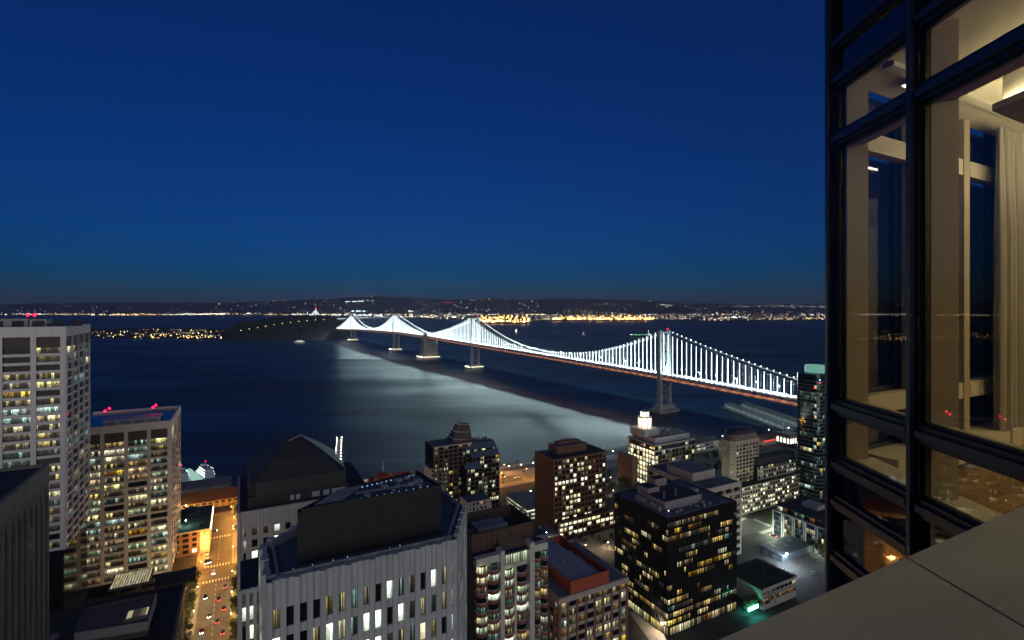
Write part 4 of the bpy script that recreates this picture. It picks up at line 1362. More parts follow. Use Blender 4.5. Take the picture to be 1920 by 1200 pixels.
# 15. beige apartment tower and its low wing
def tower_15():
    d = 427.0
    c = PD(1375, d); zt = zat(830, d) - G
    b = Bld('apartment_tower', 'beige apartment tower with narrow windows and dark hipped crown near the waterfront piers', 'apartment tower', c)
    BG = M('sand_render', (.34, .29, .21), .8, .1, .4, .1, streak=.1)
    W = reach(c, E2, 1427); Dp = reach(c, E1, 1348)
    ch = 3.0
    poly = [(ch, 0), (W - ch, 0), (W, ch), (W, Dp - ch), (W - ch, Dp), (ch, Dp), (0, Dp - ch), (0, ch)]
    cx, cy = W / 2, Dp / 2
    MB().prism([(cx + (x - cx) * .95, cy + (y - cy) * .95) for x, y in poly], 0, zt).build('core', W_DARK, b.o)
    tb = [(W_DARK, 8), (W_DIM, 1.5), (W_WARM, .6), (W_PALE, .7), (W_AMBER, .5)]
    zf = fl(2, zt - 3, 3.2)
    for (i, n) in ((0, 7), (6, 5), (7, 2), (1, 2)):
        f = b.face(poly[i], poly[(i + 1) % 8])
        b.grid(f, zf, n, BG, tb, pier=1.1, span=1.2, rec=.3, z_top=zt - 3)
        f.box('attic', BG, 0, f.L, zt - 3, zt + .5, -.4, .15)
    def rg(k, z): return [(cx + (x - cx) * k, cy + (y - cy) * k, z) for x, y in poly]
    MB().loft([rg(.98, zt + .1), rg(.93, zt + 1.2), rg(.86, zt + 5), rg(.84, zt + 5.2)]).build('setback', M('sand_dark', (.16, .13, .10), .8, .1), b.o)
    MB().loft([rg(.88, zt + 5.2), rg(.74, zt + 8), rg(.3, zt + 9)]).build('crown', ROOFD, b.o)
    b.close()
    c2 = PD(1437, 432)
    z2 = zat(905, 430) - G
    b2 = Bld('courtyard_block', 'sand-coloured mid-rise with many small lit windows and stepped dark roof', 'apartment block', c2)
    W2 = reach(c2, E2, 1510); D2 = 20
    xl = reach(c2, E2, 1392)
    tb2 = [(W_BRIGHT, 2.2), (W_BRIGHTC, 1.8), (W_PALE, 1.5), (W_DARK, 7)]
    b2.box('core', W_DARK, xl + .5, W2, .6, 26, 0, z2 - 1)
    f = b2.face((xl, 0), (W2, 0))
    b2.grid(f, fl(1, z2 - 1, 3.5), 26, BG, tb2, pier=.8, span=1.5, rec=.35, z_top=z2 - 1)
    f.box('parapet', BG, 0, f.L, z2 - 1, z2, -.5, .12)
    b2.box('roof', ROOFD, xl + .5, W2, .5, 26, z2 - .9, z2 - .4)
    zu = zat(872, 440) - G
    b2.box('upper_core', W_DARK, -3, W2 - 1, 6, 24, z2 - .4, zu - .5)
    fu = b2.face((-3.4, 5.6), (W2 - .8, 5.6))
    b2.grid(fu, fl(z2 - .4, zu - .6, 3.5), 16, BG, [(W_DARK, 6), (W_COOL, 2), (W_PALE, 1)], pier=.9, span=1.4, rec=.3, z_top=zu - .6)
    zp = zat(857, 446) - G
    b2.box('slate_storey', ROOFD, -2, W2 - 4, 8, 24, zu - .6, zp)
    MB().add([(-2.6, 7.4, zp), (W2 - 3.4, 7.4, zp), (W2 - 3.4, 24.6, zp), (-2.6, 24.6, zp), (2, 12, zp + 2.4), (W2 - 9, 12, zp + 2.4), (W2 - 9, 20, zp + 2.4), (2, 20, zp + 2.4)],
             [(0, 1, 5, 4), (1, 2, 6, 5), (2, 3, 7, 6), (3, 0, 4, 7), (4, 5, 6, 7), (0, 3, 2, 1)]).build('hipped_roof', ROOFD, b2.o)
    b2.close()
tower_15()

# 16. square tower with lit arches
def tower_16():
    d = 520.0
    c = PD(1481, d); zt = zat(817, d) - G
    b = Bld('arch_tower', 'square brown tower with row of white lit arches under its flat roof and flagpole', 'tower', c)
    TN = M('clock_brick', (.30, .22, .15), .8, .1, .3, .1, streak=.1)
    W = reach(c, E2, 1498); Dp = reach(c, E1, 1455)
    b.box('shaft', TN, 0, W, 0, Dp, 0, zt)
    b.box('roof', ROOFD, -.5, W + .5, -.5, Dp + .5, zt, zt + .6)
    ARC = EM('arch_glow', (.95, 1.0, .85), 2.6)
    for ff_, n in ((b.face((0, 0), (W, 0)), 4), (b.face((0, Dp), (0, 0)), 4)):
        for i in range(n):
            s_ = ff_.L * (i + .5) / n
            r_ = ff_.L / n * .24
            pts = [(-r_, 0), (r_, 0)] + [(r_ * math.cos(a), 4.2 + r_ * math.sin(a)) for a in [math.pi * k / 6 for k in range(7)]]
            vs = []
            for dd in (.02, .12):
                for (x, z) in pts:
                    q = ff_.a + ff_.t * (s_ + x) + ff_.n * dd
                    vs.append((q.x, q.y, zt - 8.5 + z))
            m_ = len(pts)
            MB().add(vs, [tuple(range(m_)), tuple(range(2 * m_ - 1, m_ - 1, -1))] + [(k, (k + 1) % m_, m_ + (k + 1) % m_, m_ + k) for k in range(m_)]).build('arch', ARC, b.o)
        for i in range(9):
            ff_.box('pilaster', TN, ff_.L * i / 8 - .2, ff_.L * i / 8 + .2, 0, zt - 9.5, 0, .15)
    MB().bar((3, Dp * .6, zt + .5), (3, Dp * .6, zt + 12), .22, 6).build('flagpole', M('pole_white', (.7, .7, .7), .5), b.o)
    b.close()
    # brick roofs near it
    for k, (u, v, d2, u1, lab, m) in enumerate(((1425, 848, 545, 1455, 'low red-brown gabled house beside the square tower with lit arches', M('brick_orange', (.34, .17, .09), .8, .15, .4)),
                                    (1497, 843, 500, 1520, 'pale lit house between the arch tower and the round-crowned glass tower', CONC_B),
                                    (1305, 832, 600, 1347, 'small pale waterfront house with lamp-lit front behind the lantern block', CONC_W))):
        c2 = PD(u, d2); h = zat(v, d2) - G
        b2 = Bld('waterfront_house', lab, 'house', c2)
        w2 = reach(c2, E2, u1)
        b2.box('wall', m, 0, w2, 0, 14, 0, h)
        MB().add([(-.5, -.5, h), (w2 + .5, -.5, h), (w2 + .5, 14.5, h), (-.5, 14.5, h), (-.5, 7, h + 3.5), (w2 + .5, 7, h + 3.5)], [(0, 1, 5, 4), (2, 3, 4, 5), (0, 4, 3), (1, 2, 5), (0, 3, 2, 1)]).build('roof', ROOFD if k else BRICK_BR, b2.o)
        f = b2.face((0, 0), (w2, 0))
        n = 5
        for i in range(n):
            for z in (h * .25, h * .62):
                f.box('window', pick(b2.rng, [(W_DARK, 2), (W_PALE, 1), (W_AMBER, 1)]), w2 * i / n + .6, w2 * (i + 1) / n - .6, z, z + 2, .01, .06)
tower_16()

# 17. round-crowned glass tower beside our own building
def tower_17():
    d = 439.0
    c = PD(1536, d); zt = zat(703, d) - G
    b = Bld('glass_tower', 'slim dark glass apartment tower with pale green glowing glass crown', 'apartment tower', c)
    W, Dp = 30, 22
    pts = []
    n = 10
    # rounded plan
    poly = []
    for (cx_, cy_, a0) in ((5, 5, 180), (W - 5, 5, 270), (W - 5, Dp - 5, 0), (5, Dp - 5, 90)):
        for k in range(4):
            a = R(a0 + k * 30); poly.append((cx_ + 5 * math.cos(a), cy_ + 5 * math.sin(a)))
    MB().prism(poly, 0, zt).build('core', M('tower_glass', (.012, .03, .028), .08, .2, .1, spec=.8), b.o)
    sl = M('slab_edge', (.30, .34, .34), .7, .1)
    tb = [(W_DARK, 12), (W_DIMC, 4), (W_PALE, .8), (W_WARM, .4), (W_COOL, .4)]
    zf = fl(6, zt - 3, 3.25)
    cx, cy = W / 2, Dp / 2
    for k, z in enumerate(zf):
        MB().prism([(cx + (x - cx) * 1.012, cy + (y - cy) * 1.012) for x, y in poly], z, z + .22).build('floor_slab', sl, b.o)
        for (i0, i1, sub) in ((15, 0, 1), (0, 1, 1), (1, 2, 1), (2, 3, 1), (3, 4, 5)):
            f = b.face(poly[i0], poly[i1])
            for q in range(sub):
                m = pick(b.rng, tb) if not (sub == 5 and q == 3 and k > 6) else pick(b.rng, [(W_BRIGHT, 2), (W_PALE, 2), (W_DARK, 2)])
                if m is W_DARK and b.rng.random() < .7: continue
                b.pane(f, m, f.L * q / sub + .12, f.L * (q + 1) / sub - .12, z + .35, z + 3.1, .06, .05)
    CRN = EM('crown_glow', (.35, .85, .70), .42, False)
    ring = [(14 + 9 * math.cos(2 * math.pi * k / 20), Dp / 2 + 9 * math.sin(2 * math.pi * k / 20)) for k in range(20)]
    for k in range(20):
        p, q = ring[k], ring[(k + 1) % 20]
        f = Face(b.o, p, q)
        f.box('crown_pane', CRN, .08, f.L - .08, zt, zt + 6.5, -.1, 0)
        MB().bar((*p, zt), (*p, zt + 6.8), .1, 4).build('crown_post', sl, b.o)
    b.box('roof', ROOFD, 5, W - 5, 2, Dp - 2, zt, zt + .3)
    for (u, v, m) in ((1545, 713, EM('teal_dot', (.2, .9, 1), 6)), (1546, 719, RED_L), (1526, 727, RED_L)):
        p = b.o.matrix_basis.inverted() @ PD(u, d - 3)
        z = zat(v, d) - G
        b.box('signal_lamp', m, p.x - .3, p.x + .3, -.5, -.15, z, z + .6)
    b.close()
tower_17()

# 18. mid-rise with glass bays, right
def block_18():
    zt = 23.0
    c = P(1449, 945, zt + G)
    b = Bld('midrise_block', 'mid-rise block with pale frames round dark glass bays and terrace roof', 'apartment block', c)
    L = 75
    PF = M('pale_frame', (.38, .40, .38), .75, .1, .3)
    b.box('core', W_DARK, .6, 40, -L, -.3, 0, zt - 5)
    g = b.face((0, 0), (0, -L))
    tb = [(W_DARK, 6), (W_DIMC, 3), (W_WARM, 1), (W_PALE, 1.0), (W_AMBER, .8)]
    nb = 9
    for i in range(nb):
        a, e = L * i / nb, L * (i + 1) / nb
        g.box('frame_pier', PF, a, a + .7, 0, zt - 4, -.5, .5)
        g.box('frame_pier', PF, e - 1.4, e - .8, 0, zt - 4, -.5, .5)
        g.box('frame_head', PF, a + .7, e - 1.4, zt - 4.6, zt - 4, -.5, .5)
        for k in range(5):
            z = 1 + k * 3.45
            g.box('spandrel', BLACKM, a + .7, e - 1.4, z, z + .6, -.45, .1)
            for q in range(3):
                m = pick(b.rng, tb)
                w_ = (e - a - 2.1) / 3
                b.pane(g, m, a + .7 + q * w_ + .1, a + .7 + (q + 1) * w_, z + .6, z + 3.4, -.05)
        g.box('recess_glass', W_DARK, e - .8, e, 0, zt - 4.2, -.4, -.2)
    b.box('terrace', ROOFG, .1, 40, -L, -.4, zt - 5, zt - 4.4)
    b.box('roof_storey', W_DARK, 3, 38, -L, -2, zt - 4.4, zt - .6)
    gt = b.face((2.9, -2), (2.9, -L))
    for i in range(18):
        gt.box('terrace_window', pick(b.rng, tb + [(W_COOL, 1)]), gt.L * i / 18 + .2, gt.L * (i + 1) / 18 - .2, zt - 4, zt - 1.2, 0, .08)
    b.box('end_wall', PF, 3, 39, -2, -1.5, zt - 4.4, zt - .6)
    b.box('roof', ROOFD, 1.5, 39, -L, -1, zt - .6, zt)
    b.box('plant_room', CONC_G, 16, 26, -24, -12, zt, zt + 3)
    b.box('street_front', PF, .1, 40, -.4, .2, 0, zt - 4.4)
    for i in range(6):
        gs = b.face((40, .2), (0, .2))
        gs.box('shop_window', W_BRIGHT if i > 3 else W_DIM, 3 + i * 6, 7 + i * 6, .5, 3, .01, .05)
    b.close()
block_18()

# 19. low shed with dark roof, and low building with glowing sign
SIGN_T = EM('teal_sign', (.10, 1.0, .75), 30)
SIGN_B = EM('blue_sign', (.45, .55, 1.0), 6)
def block_19():
    c = P(1463, 1066, 12 + G)
    b = Bld('low_shop', 'low beige shop block with overgrown dark roof, blue corner sign and teal glow below', 'shop', c)
    h = 12.0
    W = 30
    BEI = M('shop_beige', (.45, .40, .33), .8, .1, .3, .1)
    b.box('wall', BEI, -W, 0, -10, 16, 0, h - 1)
    f = b.face((-W, -10), (0, -10))
    for (z, m, n) in ((h - 3.6, W_DARK, 8), (h - 8, W_AMBER, 6)):
        for i in range(n):
            f.box('window', pick(b.rng, [(m, 3), (W_DIM, 1), (W_PALE, .6)]), W * i / n + .4, W * (i + 1) / n - .2, z, z + 1.7, .01, .07)
    f.box('canopy', BEI, 0, W, h - 5, h - 4.5, 0, .9)
    b.box('parapet', BEI, -W, .2, -10.2, -9.8, h - 1, h)
    b.box('parapet', BEI, -.2, .19, -9.8, 16, h - 1, h - .01)
    b.box('roof', M('moss_roof', (.035, .045, .03), .9, .5, .3, .4), -W, -.2, -9.8, 16, h - 1, h - .6)
    for k in range(14):
        x, y = -b.rng.uniform(3, W - 3), b.rng.uniform(-8, 14)
        b.box('roof_bed', M('moss_dark', (.02, .03, .018), .95, .5, .6, .4), x - 2.2, x + 2, y - .7, y + .8, h - .6, h - .1)
    b.box('corner_sign', SIGN_B, .2, .9, -9.5, -6, h - 2.6, h - .8)
    sg = b.o.matrix_basis.inverted() @ P(1402, 1134, 7)
    b.box('teal_sign', SIGN_T, sg.x - 4, sg.x + 4, -10.5, -10.2, 3.2, 5.0)
    b.close()
    c2 = P(1424, 1022, 8)
    b2 = Bld('flat_shed', 'flat-roofed dark shed beside the car park with a glaring white floodlight', 'shed', c2)
    DKW = M('shed_wall', (.10, .12, .14), .8, .2, .3)
    e = b2.o.matrix_basis.inverted()
    b2.box('wall', DKW, 0, 46, -17, 0, 0, 4.6)
    b2.box('roof', M('shed_roof', (.09, .11, .13), .6, .3, .2, .2), -.4, 46.4, -17.4, .4, 4.6, 5.0)
    for k in range(4):
        b2.box('roof_light', MECH, 6 + k * 9, 8 + k * 9, -6 - (k % 2) * 4, -4.5 - (k % 2) * 4, 5, 5.4)
    g = b2.face((0, 0), (0, -17))
    for k in range(2):
        g.box('door', M('roller_door', (.2, .22, .24), .6, .1), 3 + k * 6.5, 6.5 + k * 6.5, .1, 3.2, .01, .08)
block_19()

# ================================================================ OUR OWN TOWER: corner room, parapet
def glass_mat(name, tint, ior):
    m, nt, b = nodes(name)
    nt.nodes.remove(b)
    L = nt.links
    out = nt.nodes['Material Output']
    tr = nd(nt, 'ShaderNodeBsdfTransparent'); tr.inputs[0].default_value = (*tint, 1)
    gl = nd(nt, 'ShaderNodeBsdfGlossy'); gl.inputs['Roughness'].default_value = .0
    fr = nd(nt, 'ShaderNodeFresnel')
    geo = nd(nt, 'ShaderNodeNewGeometry'); mi = nd(nt, 'ShaderNodeMix')      # same index on both faces of the thin pane
    mi.inputs[2].default_value = ior; mi.inputs[3].default_value = 1 / ior
    L.new(geo.outputs['Backfacing'], mi.inputs[0]); L.new(mi.outputs[0], fr.inputs[0])
    mx = nd(nt, 'ShaderNodeMixShader')
    L.new(fr.outputs[0], mx.inputs[0]); L.new(tr.outputs[0], mx.inputs[1]); L.new(gl.outputs[0], mx.inputs[2])
    L.new(mx.outputs[0], out.inputs['Surface'])
    return m
def wood_mat():
    m, nt, b = nodes('oak_floor')
    L = nt.links
    geo = nd(nt, 'ShaderNodeNewGeometry'); oi = nd(nt, 'ShaderNodeObjectInfo')
    mp = nd(nt, 'ShaderNodeMapping'); mp.inputs['Rotation'].default_value = (0, 0, -TH)
    L.new(geo.outputs['Position'], mp.inputs['Vector'])
    m2 = nd(nt, 'ShaderNodeMapping'); m2.inputs['Scale'].default_value = (.9, 16, 1)
    L.new(mp.outputs[0], m2.inputs['Vector'])
    n = nd(nt, 'ShaderNodeTexNoise'); n.inputs['Scale'].default_value = 2.2; n.inputs['Detail'].default_value = 7; n.inputs['Distortion'].default_value = .3
    L.new(m2.outputs[0], n.inputs['Vector'])
    ad = nd(nt, 'ShaderNodeMath', operation='MULTIPLY_ADD'); ad.inputs[1].default_value = .5
    sb = nd(nt, 'ShaderNodeMath', operation='ADD'); sb.inputs[1].default_value = -.25
    L.new(oi.outputs['Random'], ad.inputs[0]); L.new(n.outputs['Fac'], ad.inputs[2]); L.new(ad.outputs[0], sb.inputs[0])
    cr = nd(nt, 'ShaderNodeMix', data_type='RGBA')
    cr.inputs['A'].default_value = (.15, .075, .03, 1); cr.inputs['B'].default_value = (.33, .18, .075, 1)
    L.new(sb.outputs[0], cr.inputs['Factor']); L.new(cr.outputs['Result'], b.inputs['Base Color'])
    b.inputs['Roughness'].default_value = .45
    return m
def own_tower():
    d1 = 5.6
    C0 = Vector((.627 * d1, d1, 0))
    fd = Vector((.0417, 1, 0)).normalized()
    o = thing('glass_residential_tower', 'dark-framed glass tower corner close by with a lit furnished room behind the panes', 'apartment tower', (C0.x, C0.y, G))
    base = Vector((C0.x, C0.y, G))
    FR = M('mullion_black', (.012, .015, .024), .35, .2, 3.0, .02, spec=.6)
    FR2 = M('mullion_blue', (.035, .045, .075), .4, .2, 3.0, .02, spec=.6)
    GLS = glass_mat('window_glass', (.90, .91, .89), 1.46)
    GLF = glass_mat('coated_glass', (.36, .34, .33), 1.7)
    SPG = M('spandrel_glass', (.006, .010, .020), .03, .1, .5, spec=.9)
    BEI = M('room_paint', (.44, .36, .24), .6, .04, 1.0)
    WHT = M('room_white', (.62, .57, .45), .6, .03, 1.0)
    CEIL = M('ceiling_paint', (.62, .57, .42), .8, .03, .8)
    hz = H - G
    bands = [7.4, 6.9, 6.3, 3.46, 2.83, 2.43, 1.80, -1.07, -1.69, -2.10, -2.70, -5.6, -6.2, -6.6, -7.2, -10.1]
    L = 9.0
    f = Face(o, (0, 0), (-fd.x * L, -fd.y * L))
    sp = 1.223
    nm = 7
    ftop, fbot = 20, -26
    for i in range(nm + 1):
        w_ = .036
        s_ = i * sp
        f.box('mullion', FR, s_ - .055, s_ + .055, hz + fbot, hz + ftop, -.06, .03)
        f.box('mullion_cap', FR2, s_ - .022, s_ + .022, hz + fbot, hz + ftop, .03, .075)
    for z in bands:
        for i in range(nm):
            a, e = i * sp + .056, (i + 1) * sp - .056
            f.box('transom', FR, a, e, hz + z - .075, hz + z + .075, -.06, .028)
            f.box('transom_cap', FR2, a, e, hz + z - .03, hz + z + .03, .028, .06)
    lv = [ftop] + bands + [fbot]
    for k in range(len(lv) - 1):
        zt_, zb_ = lv[k], lv[k + 1]
        clear = -1.7 < (zt_ + zb_) / 2 < 2.43
        for i in range(nm):
            a, e = i * sp + .056, (i + 1) * sp - .056
            f.box('pane' if clear else 'spandrel_panel', GLS if clear else SPG, a, e, hz + zb_ + .076, hz + zt_ - .076, -.03, -.014 if clear else -.012)
            if clear:   # dark gasket round each pane
                for (p0, p1, q0, q1) in ((a, a + .028, zb_ + .076, zt_ - .076), (e - .028, e, zb_ + .076, zt_ - .076)):
                    f.box('gasket', FR, p0, p1, hz + q0, hz + q1, -.05, -.008)
                for (q0, q1) in ((zb_ + .076, zb_ + .105), (zt_ - .105, zt_ - .076)):
                    f.box('gasket', FR, a + .028, e - .028, hz + q0, hz + q1, -.05, -.008)
    # inner piers and rails behind the near wall
    for i in range(nm + 1):
        s_ = i * sp
        a0, a1 = (s_ + .03, s_ + .12) if i == 0 else (s_ - .05, s_ + .06)
        f.box('inner_pier', BEI, a0, a1, hz - 1.62, hz + 2.42, -.30, -.075)
    for i in range(nm):
        a, e = i * sp + (.12 if i == 0 else .06), (i + 1) * sp - .05
        f.box('inner_rail', BEI, a, e, hz + 1.74, hz + 1.86, -.26, -.075)
        f.box('inner_rail', WHT, a, e, hz - 1.13, hz - 1.01, -.26, -.075)
    f.box('window_ledge', WHT, 0.03, L, hz - 1.85, hz - 1.625, -.40, -.07)
    # far wall of the room, seen from inside
    FL = 11.0
    g = Face(o, (E2.x * FL, E2.y * FL), (0, 0))           # outside faces away from us
    sp2 = 1.27
    for i in range(8):
        s_ = FL - i * sp2
        if i:
            g.box('inner_pier', BEI, s_ - .09, s_ + .06, hz - 1.62, hz + 2.42, -.22, -.10)
            g.box('pier_edge', WHT, s_ - .13, s_ - .092, hz - 1.62, hz + 2.42, -.20, -.10)
        g.box('mullion', FR, s_ - .05, s_ + .05, hz - 1.9, hz + 2.6, -.09, .04)
        if i < 7:
            for (z0, z1) in ((1.70, 1.90), (-1.17, -.97)):
                g.box('inner_rail', WHT, s_ - sp2 + .061, s_ - .131, hz + z0, hz + z1, -.21, -.09)
            for (z0, z1) in ((1.9, 2.40), (-.97, 1.70), (-1.62, -1.17)):
                g.box('pane', GLF, s_ - sp2 + .051, s_ - .051, hz + z0, hz + z1, -.03, -.014)
                g.box('gasket', FR, s_ - .12, s_ - .051, hz + z0, hz + z1, -.06, -.01)
                g.box('gasket', FR, s_ - sp2 + .051, s_ - sp2 + .12, hz + z0, hz + z1, -.06, -.01)
                g.box('gasket', FR, s_ - sp2 + .12, s_ - .12, hz + z0, hz + z0 + .05, -.06, -.01)
    g.box('window_ledge', WHT, 0, FL - .42, hz - 1.86, hz - 1.62, -.44, -.03)
    # floor, ceiling, inner walls, storeys above and below
    A = E2 * FL
    N = -fd * L
    poly = [(.06, -.10), (A.x, A.y - .06), (A.x + 3.5, A.y - 6), (A.x + 2.5, N.y), (N.x + .06, N.y)]
    fpoly = [(x, y) for x, y in poly]
    WD = wood_mat()
    MB().prism(fpoly, hz - 2.2, hz - 1.965).build('floor', FR, o)
    P2 = [Vector((x, y)) for x, y in fpoly]
    ax, ay = Vector((E2.x, E2.y)), Vector((-E2.y, E2.x))
    lo, hi = min(p.dot(ay) for p in P2), max(p.dot(ay) for p in P2)
    wb = .19; kb = 0
    y_ = hi - wb / 2
    while y_ > lo:
        xs = []
        for i in range(len(P2)):
            p, q = P2[i], P2[(i + 1) % len(P2)]
            a_, b_ = p.dot(ay) - y_, q.dot(ay) - y_
            if a_ * b_ < 0: xs.append((p + (q - p) * (a_ / (a_ - b_))).dot(ax))
        if len(xs) >= 2:
            x0_, x1_ = min(xs), max(xs)
            cut = x0_
            j = 0
            while cut < x1_ - .05:
                nx_ = min(x1_, cut + (1.3 + .37 * kb % 1.1 if j == 0 else 2.4))
                c_ = ax * ((cut + nx_) / 2) + ay * y_
                ob = box(o, 'floorboard', WD, c_.x - (nx_ - cut) / 2 + .001, c_.x + (nx_ - cut) / 2 - .001, c_.y - wb / 2 + .001, c_.y + wb / 2 - .001, hz - 1.964, hz - 1.95, TH)
                cut = nx_; j += 1
        y_ -= wb; kb += 1
    MB().prism(fpoly, hz + 2.42, hz + 2.6).build('ceiling', CEIL, o)
    for (p, q) in (((A.x, A.y), (A.x + 3.5, A.y - 6)), ((A.x + 3.5, A.y - 6), (A.x + 2.5, N.y)), ((A.x + 2.5, N.y), (N.x + .06, N.y))):
        w_ = Face(o, q, p)
        w_.box('inner_wall', WHT, 0, w_.L, hz - 1.95, hz + 2.42, -.2, 0)
    core = [(.10, -.12), (A.x, A.y - .08), (A.x + 3.5, A.y - 6), (A.x + 2.5, N.y), (N.x + .1, N.y)]
    MB().prism(core, hz + 2.61, hz + ftop).build('storeys_above', SPG, o)
    MB().prism(core, 0, hz - 2.21).build('storeys_below', SPG, o)
    # ceiling pieces: a trim line along the far wall, a wooden light shelf and its glowing slot
    tr = Face(o, (E2.x * FL, E2.y * FL - .6), (E2.x * .2, E2.y * .2 - .6))
    tr.box('ceiling_trim', WHT, 0, tr.L, hz + 2.37, hz + 2.42, -.1, .0)
    sh = Vector((.9375 * 5.2, 5.2, 0)) - C0
    WOODS = M('shelf_wood', (.20, .12, .06), .5, .2, 6)
    p = [sh, sh + E2 * 4, sh + E2 * 4 - fd * 3, sh - fd * 3]
    MB().prism([(q.x, q.y) for q in p], hz + 1.99, hz + 2.06).build('light_shelf', WOODS, o)
    q0 = sh + E2 * .14 - fd * .05
    bp = [q0, q0 + E2 * 3.7, q0 + E2 * 3.7 - fd * 2.7, q0 - fd * 2.7]
    MB().prism([(q.x, q.y) for q in bp], hz + 2.10, hz + 2.42).build('bulkhead', WHT, o)
    GLOW = EM('cove_led', (1.0, .86, .55), 40)
    b1 = Face(o, (bp[3].x, bp[3].y), (bp[0].x, bp[0].y)); b2 = Face(o, (bp[0].x, bp[0].y), (bp[1].x, bp[1].y))
    s1 = Face(o, (bp[0].x, bp[0].y), (bp[3].x, bp[3].y))
    s1.box('cove_strip', GLOW, .02, s1.L, hz + 2.065, hz + 2.085, .02, .05)
    s2 = Face(o, (bp[1].x, bp[1].y), (bp[0].x, bp[0].y))
    s2.box('cove_strip', GLOW, 0, s2.L - .02, hz + 2.065, hz + 2.085, .02, .05)
    lp = Vector((.76 * 5.5, 5.5, 0)) - C0
    box(o, 'ceiling_lamp', WHT, lp.x - .05, lp.x + .35, lp.y - .06, lp.y + .06, hz + 2.36, hz + 2.42, TH)
    box(o, 'ceiling_lamp_lens', EM('ceiling_lens', (1.0, .85, .6), 5), lp.x - .03, lp.x + .33, lp.y - .04, lp.y + .04, hz + 2.350, hz + 2.359, TH)
    # room lamps further in, out of sight from here
    for (x, y) in ((6.5, -1.5), (8.5, 1.0), (4.5, -4.5)):
        ld = bpy.data.lights.new('room_lamp', 'POINT'); ld.energy = 205; ld.color = (1, .79, .38); ld.shadow_soft_size = .15
        lo = bpy.data.objects.new('downlight', ld); lo.location = (x, y, hz + 2.2); link(lo, o)
        MB().bar((x, y, hz + 2.40), (x, y, hz + 2.43), .09, 10).build('downlight_lens', EM('downlight_glow', (1, .85, .6), 6), o)
    # curtain
    cu0 = E2 * 3.22 - Vector((0, .42, 0)); cu1 = E2 * 4.6 - Vector((0, .42, 0))
    nrm = Vector((E2.y, -E2.x, 0))
    vs, n = [], 130
    for z in (-1.93, -.5, 1.0, 2.1, 2.22, 2.36):
        for i in range(n + 1):
            t = i / n
            amp = .06 + .03 * math.sin(t * 17) + (0 if z < 2 else -.035)
            ph = t * 2 * math.pi * 8 + 1.6 * math.sin(t * 13) + z * .2 * math.sin(t * 9)
            q = cu0.lerp(cu1, t) + nrm * (amp * math.sin(ph) + .018 * math.sin(ph * 2.7 + 1)) + (nrm * .02 * math.sin(t * 150) if z > 2.1 else nrm * 0)
            vs.append((q.x, q.y, hz + z))
    fs = [(k * (n + 1) + i, k * (n + 1) + i + 1, (k + 1) * (n + 1) + i + 1, (k + 1) * (n + 1) + i) for k in range(5) for i in range(n)]
    m, nt, b = nodes('curtain_cloth')
    b.inputs['Base Color'].default_value = (.42, .38, .32, 1); b.inputs['Roughness'].default_value = .9
    b.inputs['Sheen Weight'].default_value = .3
    cur = MB().add(vs, fs).build('curtain', m, None, smooth=True)
    cur.location = base
    tag(cur, 'grey-beige gathered curtain hanging beside the window of the lit room', 'curtain')
own_tower()

def parapet():
    zt = H - .75
    e0 = Vector((.463, 1.154, 0)); g0 = Vector((1.183, 1.535, 0)); gd = Vector((.019, -.333, 0)).normalized()
    n_in = Vector((E2.y, -E2.x, 0))
    o = thing('balcony_parapet', 'broad olive-grey balcony parapet with one dark panel joint across its top', 'parapet', (0, 0, zt - 1.4))
    COP = M('coping_metal', (.62, .585, .36), .55, .10, 2.5, .03, spec=.35, bscale=30)
    a = e0 - E2 * 2.5; b = g0 + E2 * 2.2
    far = .95
    gl, gr = g0 - E2 * .006, g0 + E2 * .006
    def slab(pts, name): 
        mb = MB(); mb.prism([(p.x, p.y) for p in pts], 1.37, 1.4); return mb.build(name, COP, o)
    slab([a + n_in * far, gl + gd * 1.2, gl, a], 'coping_panel')
    slab([gr, gr + gd * 1.2, b + n_in * far, b], 'coping_panel')
    DK = M('parapet_core', (.03, .03, .03), .8)
    pts = [a + n_in * (far - .01), b + n_in * (far - .01), b + n_in * .012, a + n_in * .012]
    MB().prism([(p.x, p.y) for p in pts], 0, 1.365).build('wall', DK, o)
parapet()

# ================================================================ STREETS
ROADL = M('lit_roadway', (.10, .095, .085), .8, .2, .15, .25)
gsheet('main_street', -8.2, 8.2, -95, 172, G + .004, ROADL)
gsheet('cross_street', -70, 140, 58, 74, G + .008, ROADL)
gsheet('boulevard', -75, 470, 128, 168, G + .012, ROADL)
gsheet('cross_street', -70, -12.5, 0 - 95 + 60, 0 - 95 + 74, G + .008, ROADL)
gsheet('pavement', -12.6, -8.2, -95, 57.5, G, PAVE, .14)
gsheet('pavement', 8.2, 12.6, -95, 57.5, G, PAVE, .14)
gsheet('pavement', -12.6, -8.2, 74.5, 127, G, PAVE, .14)
gsheet('pavement', 8.2, 12.6, 74.5, 127, G, PAVE, .14)
gsheet('plaza', -70, -12.6, -35, 57.5, G, PROM, .12)
gsheet('plaza', -75, 470, 168.5, 176, G, PROM, .12)
gsheet('pavement', 14, 470, 118, 127.5, G, PAVE, .14)
for k in range(-18, 30):                                   # lane dashes and crossings
    if 56 < k * 6 < 78 or k * 6 > 126: continue
    gsheet('lane_line', -.08, .08, k * 6.0, k * 6.0 + 3, G + .012, PAINT)
for bb in (54, 75, 123):
    for k in range(9):
        gsheet('crossing_bar', -7.4 + k * 1.7, -6.7 + k * 1.7, bb, bb + 3, G + .016, PAINT)
for k in range(60):
    gsheet('lane_line', -60 + k * 8.5, -57 + k * 8.5, 147.5, 147.7, G + .02, PAINT)
    gsheet('lane_line', -60 + k * 8.5, -57 + k * 8.5, 139.5, 139.7, G + .02, PAINT)
RAIL = M('tram_rail', (.2, .19, .18), .4, .1, metal=.6)
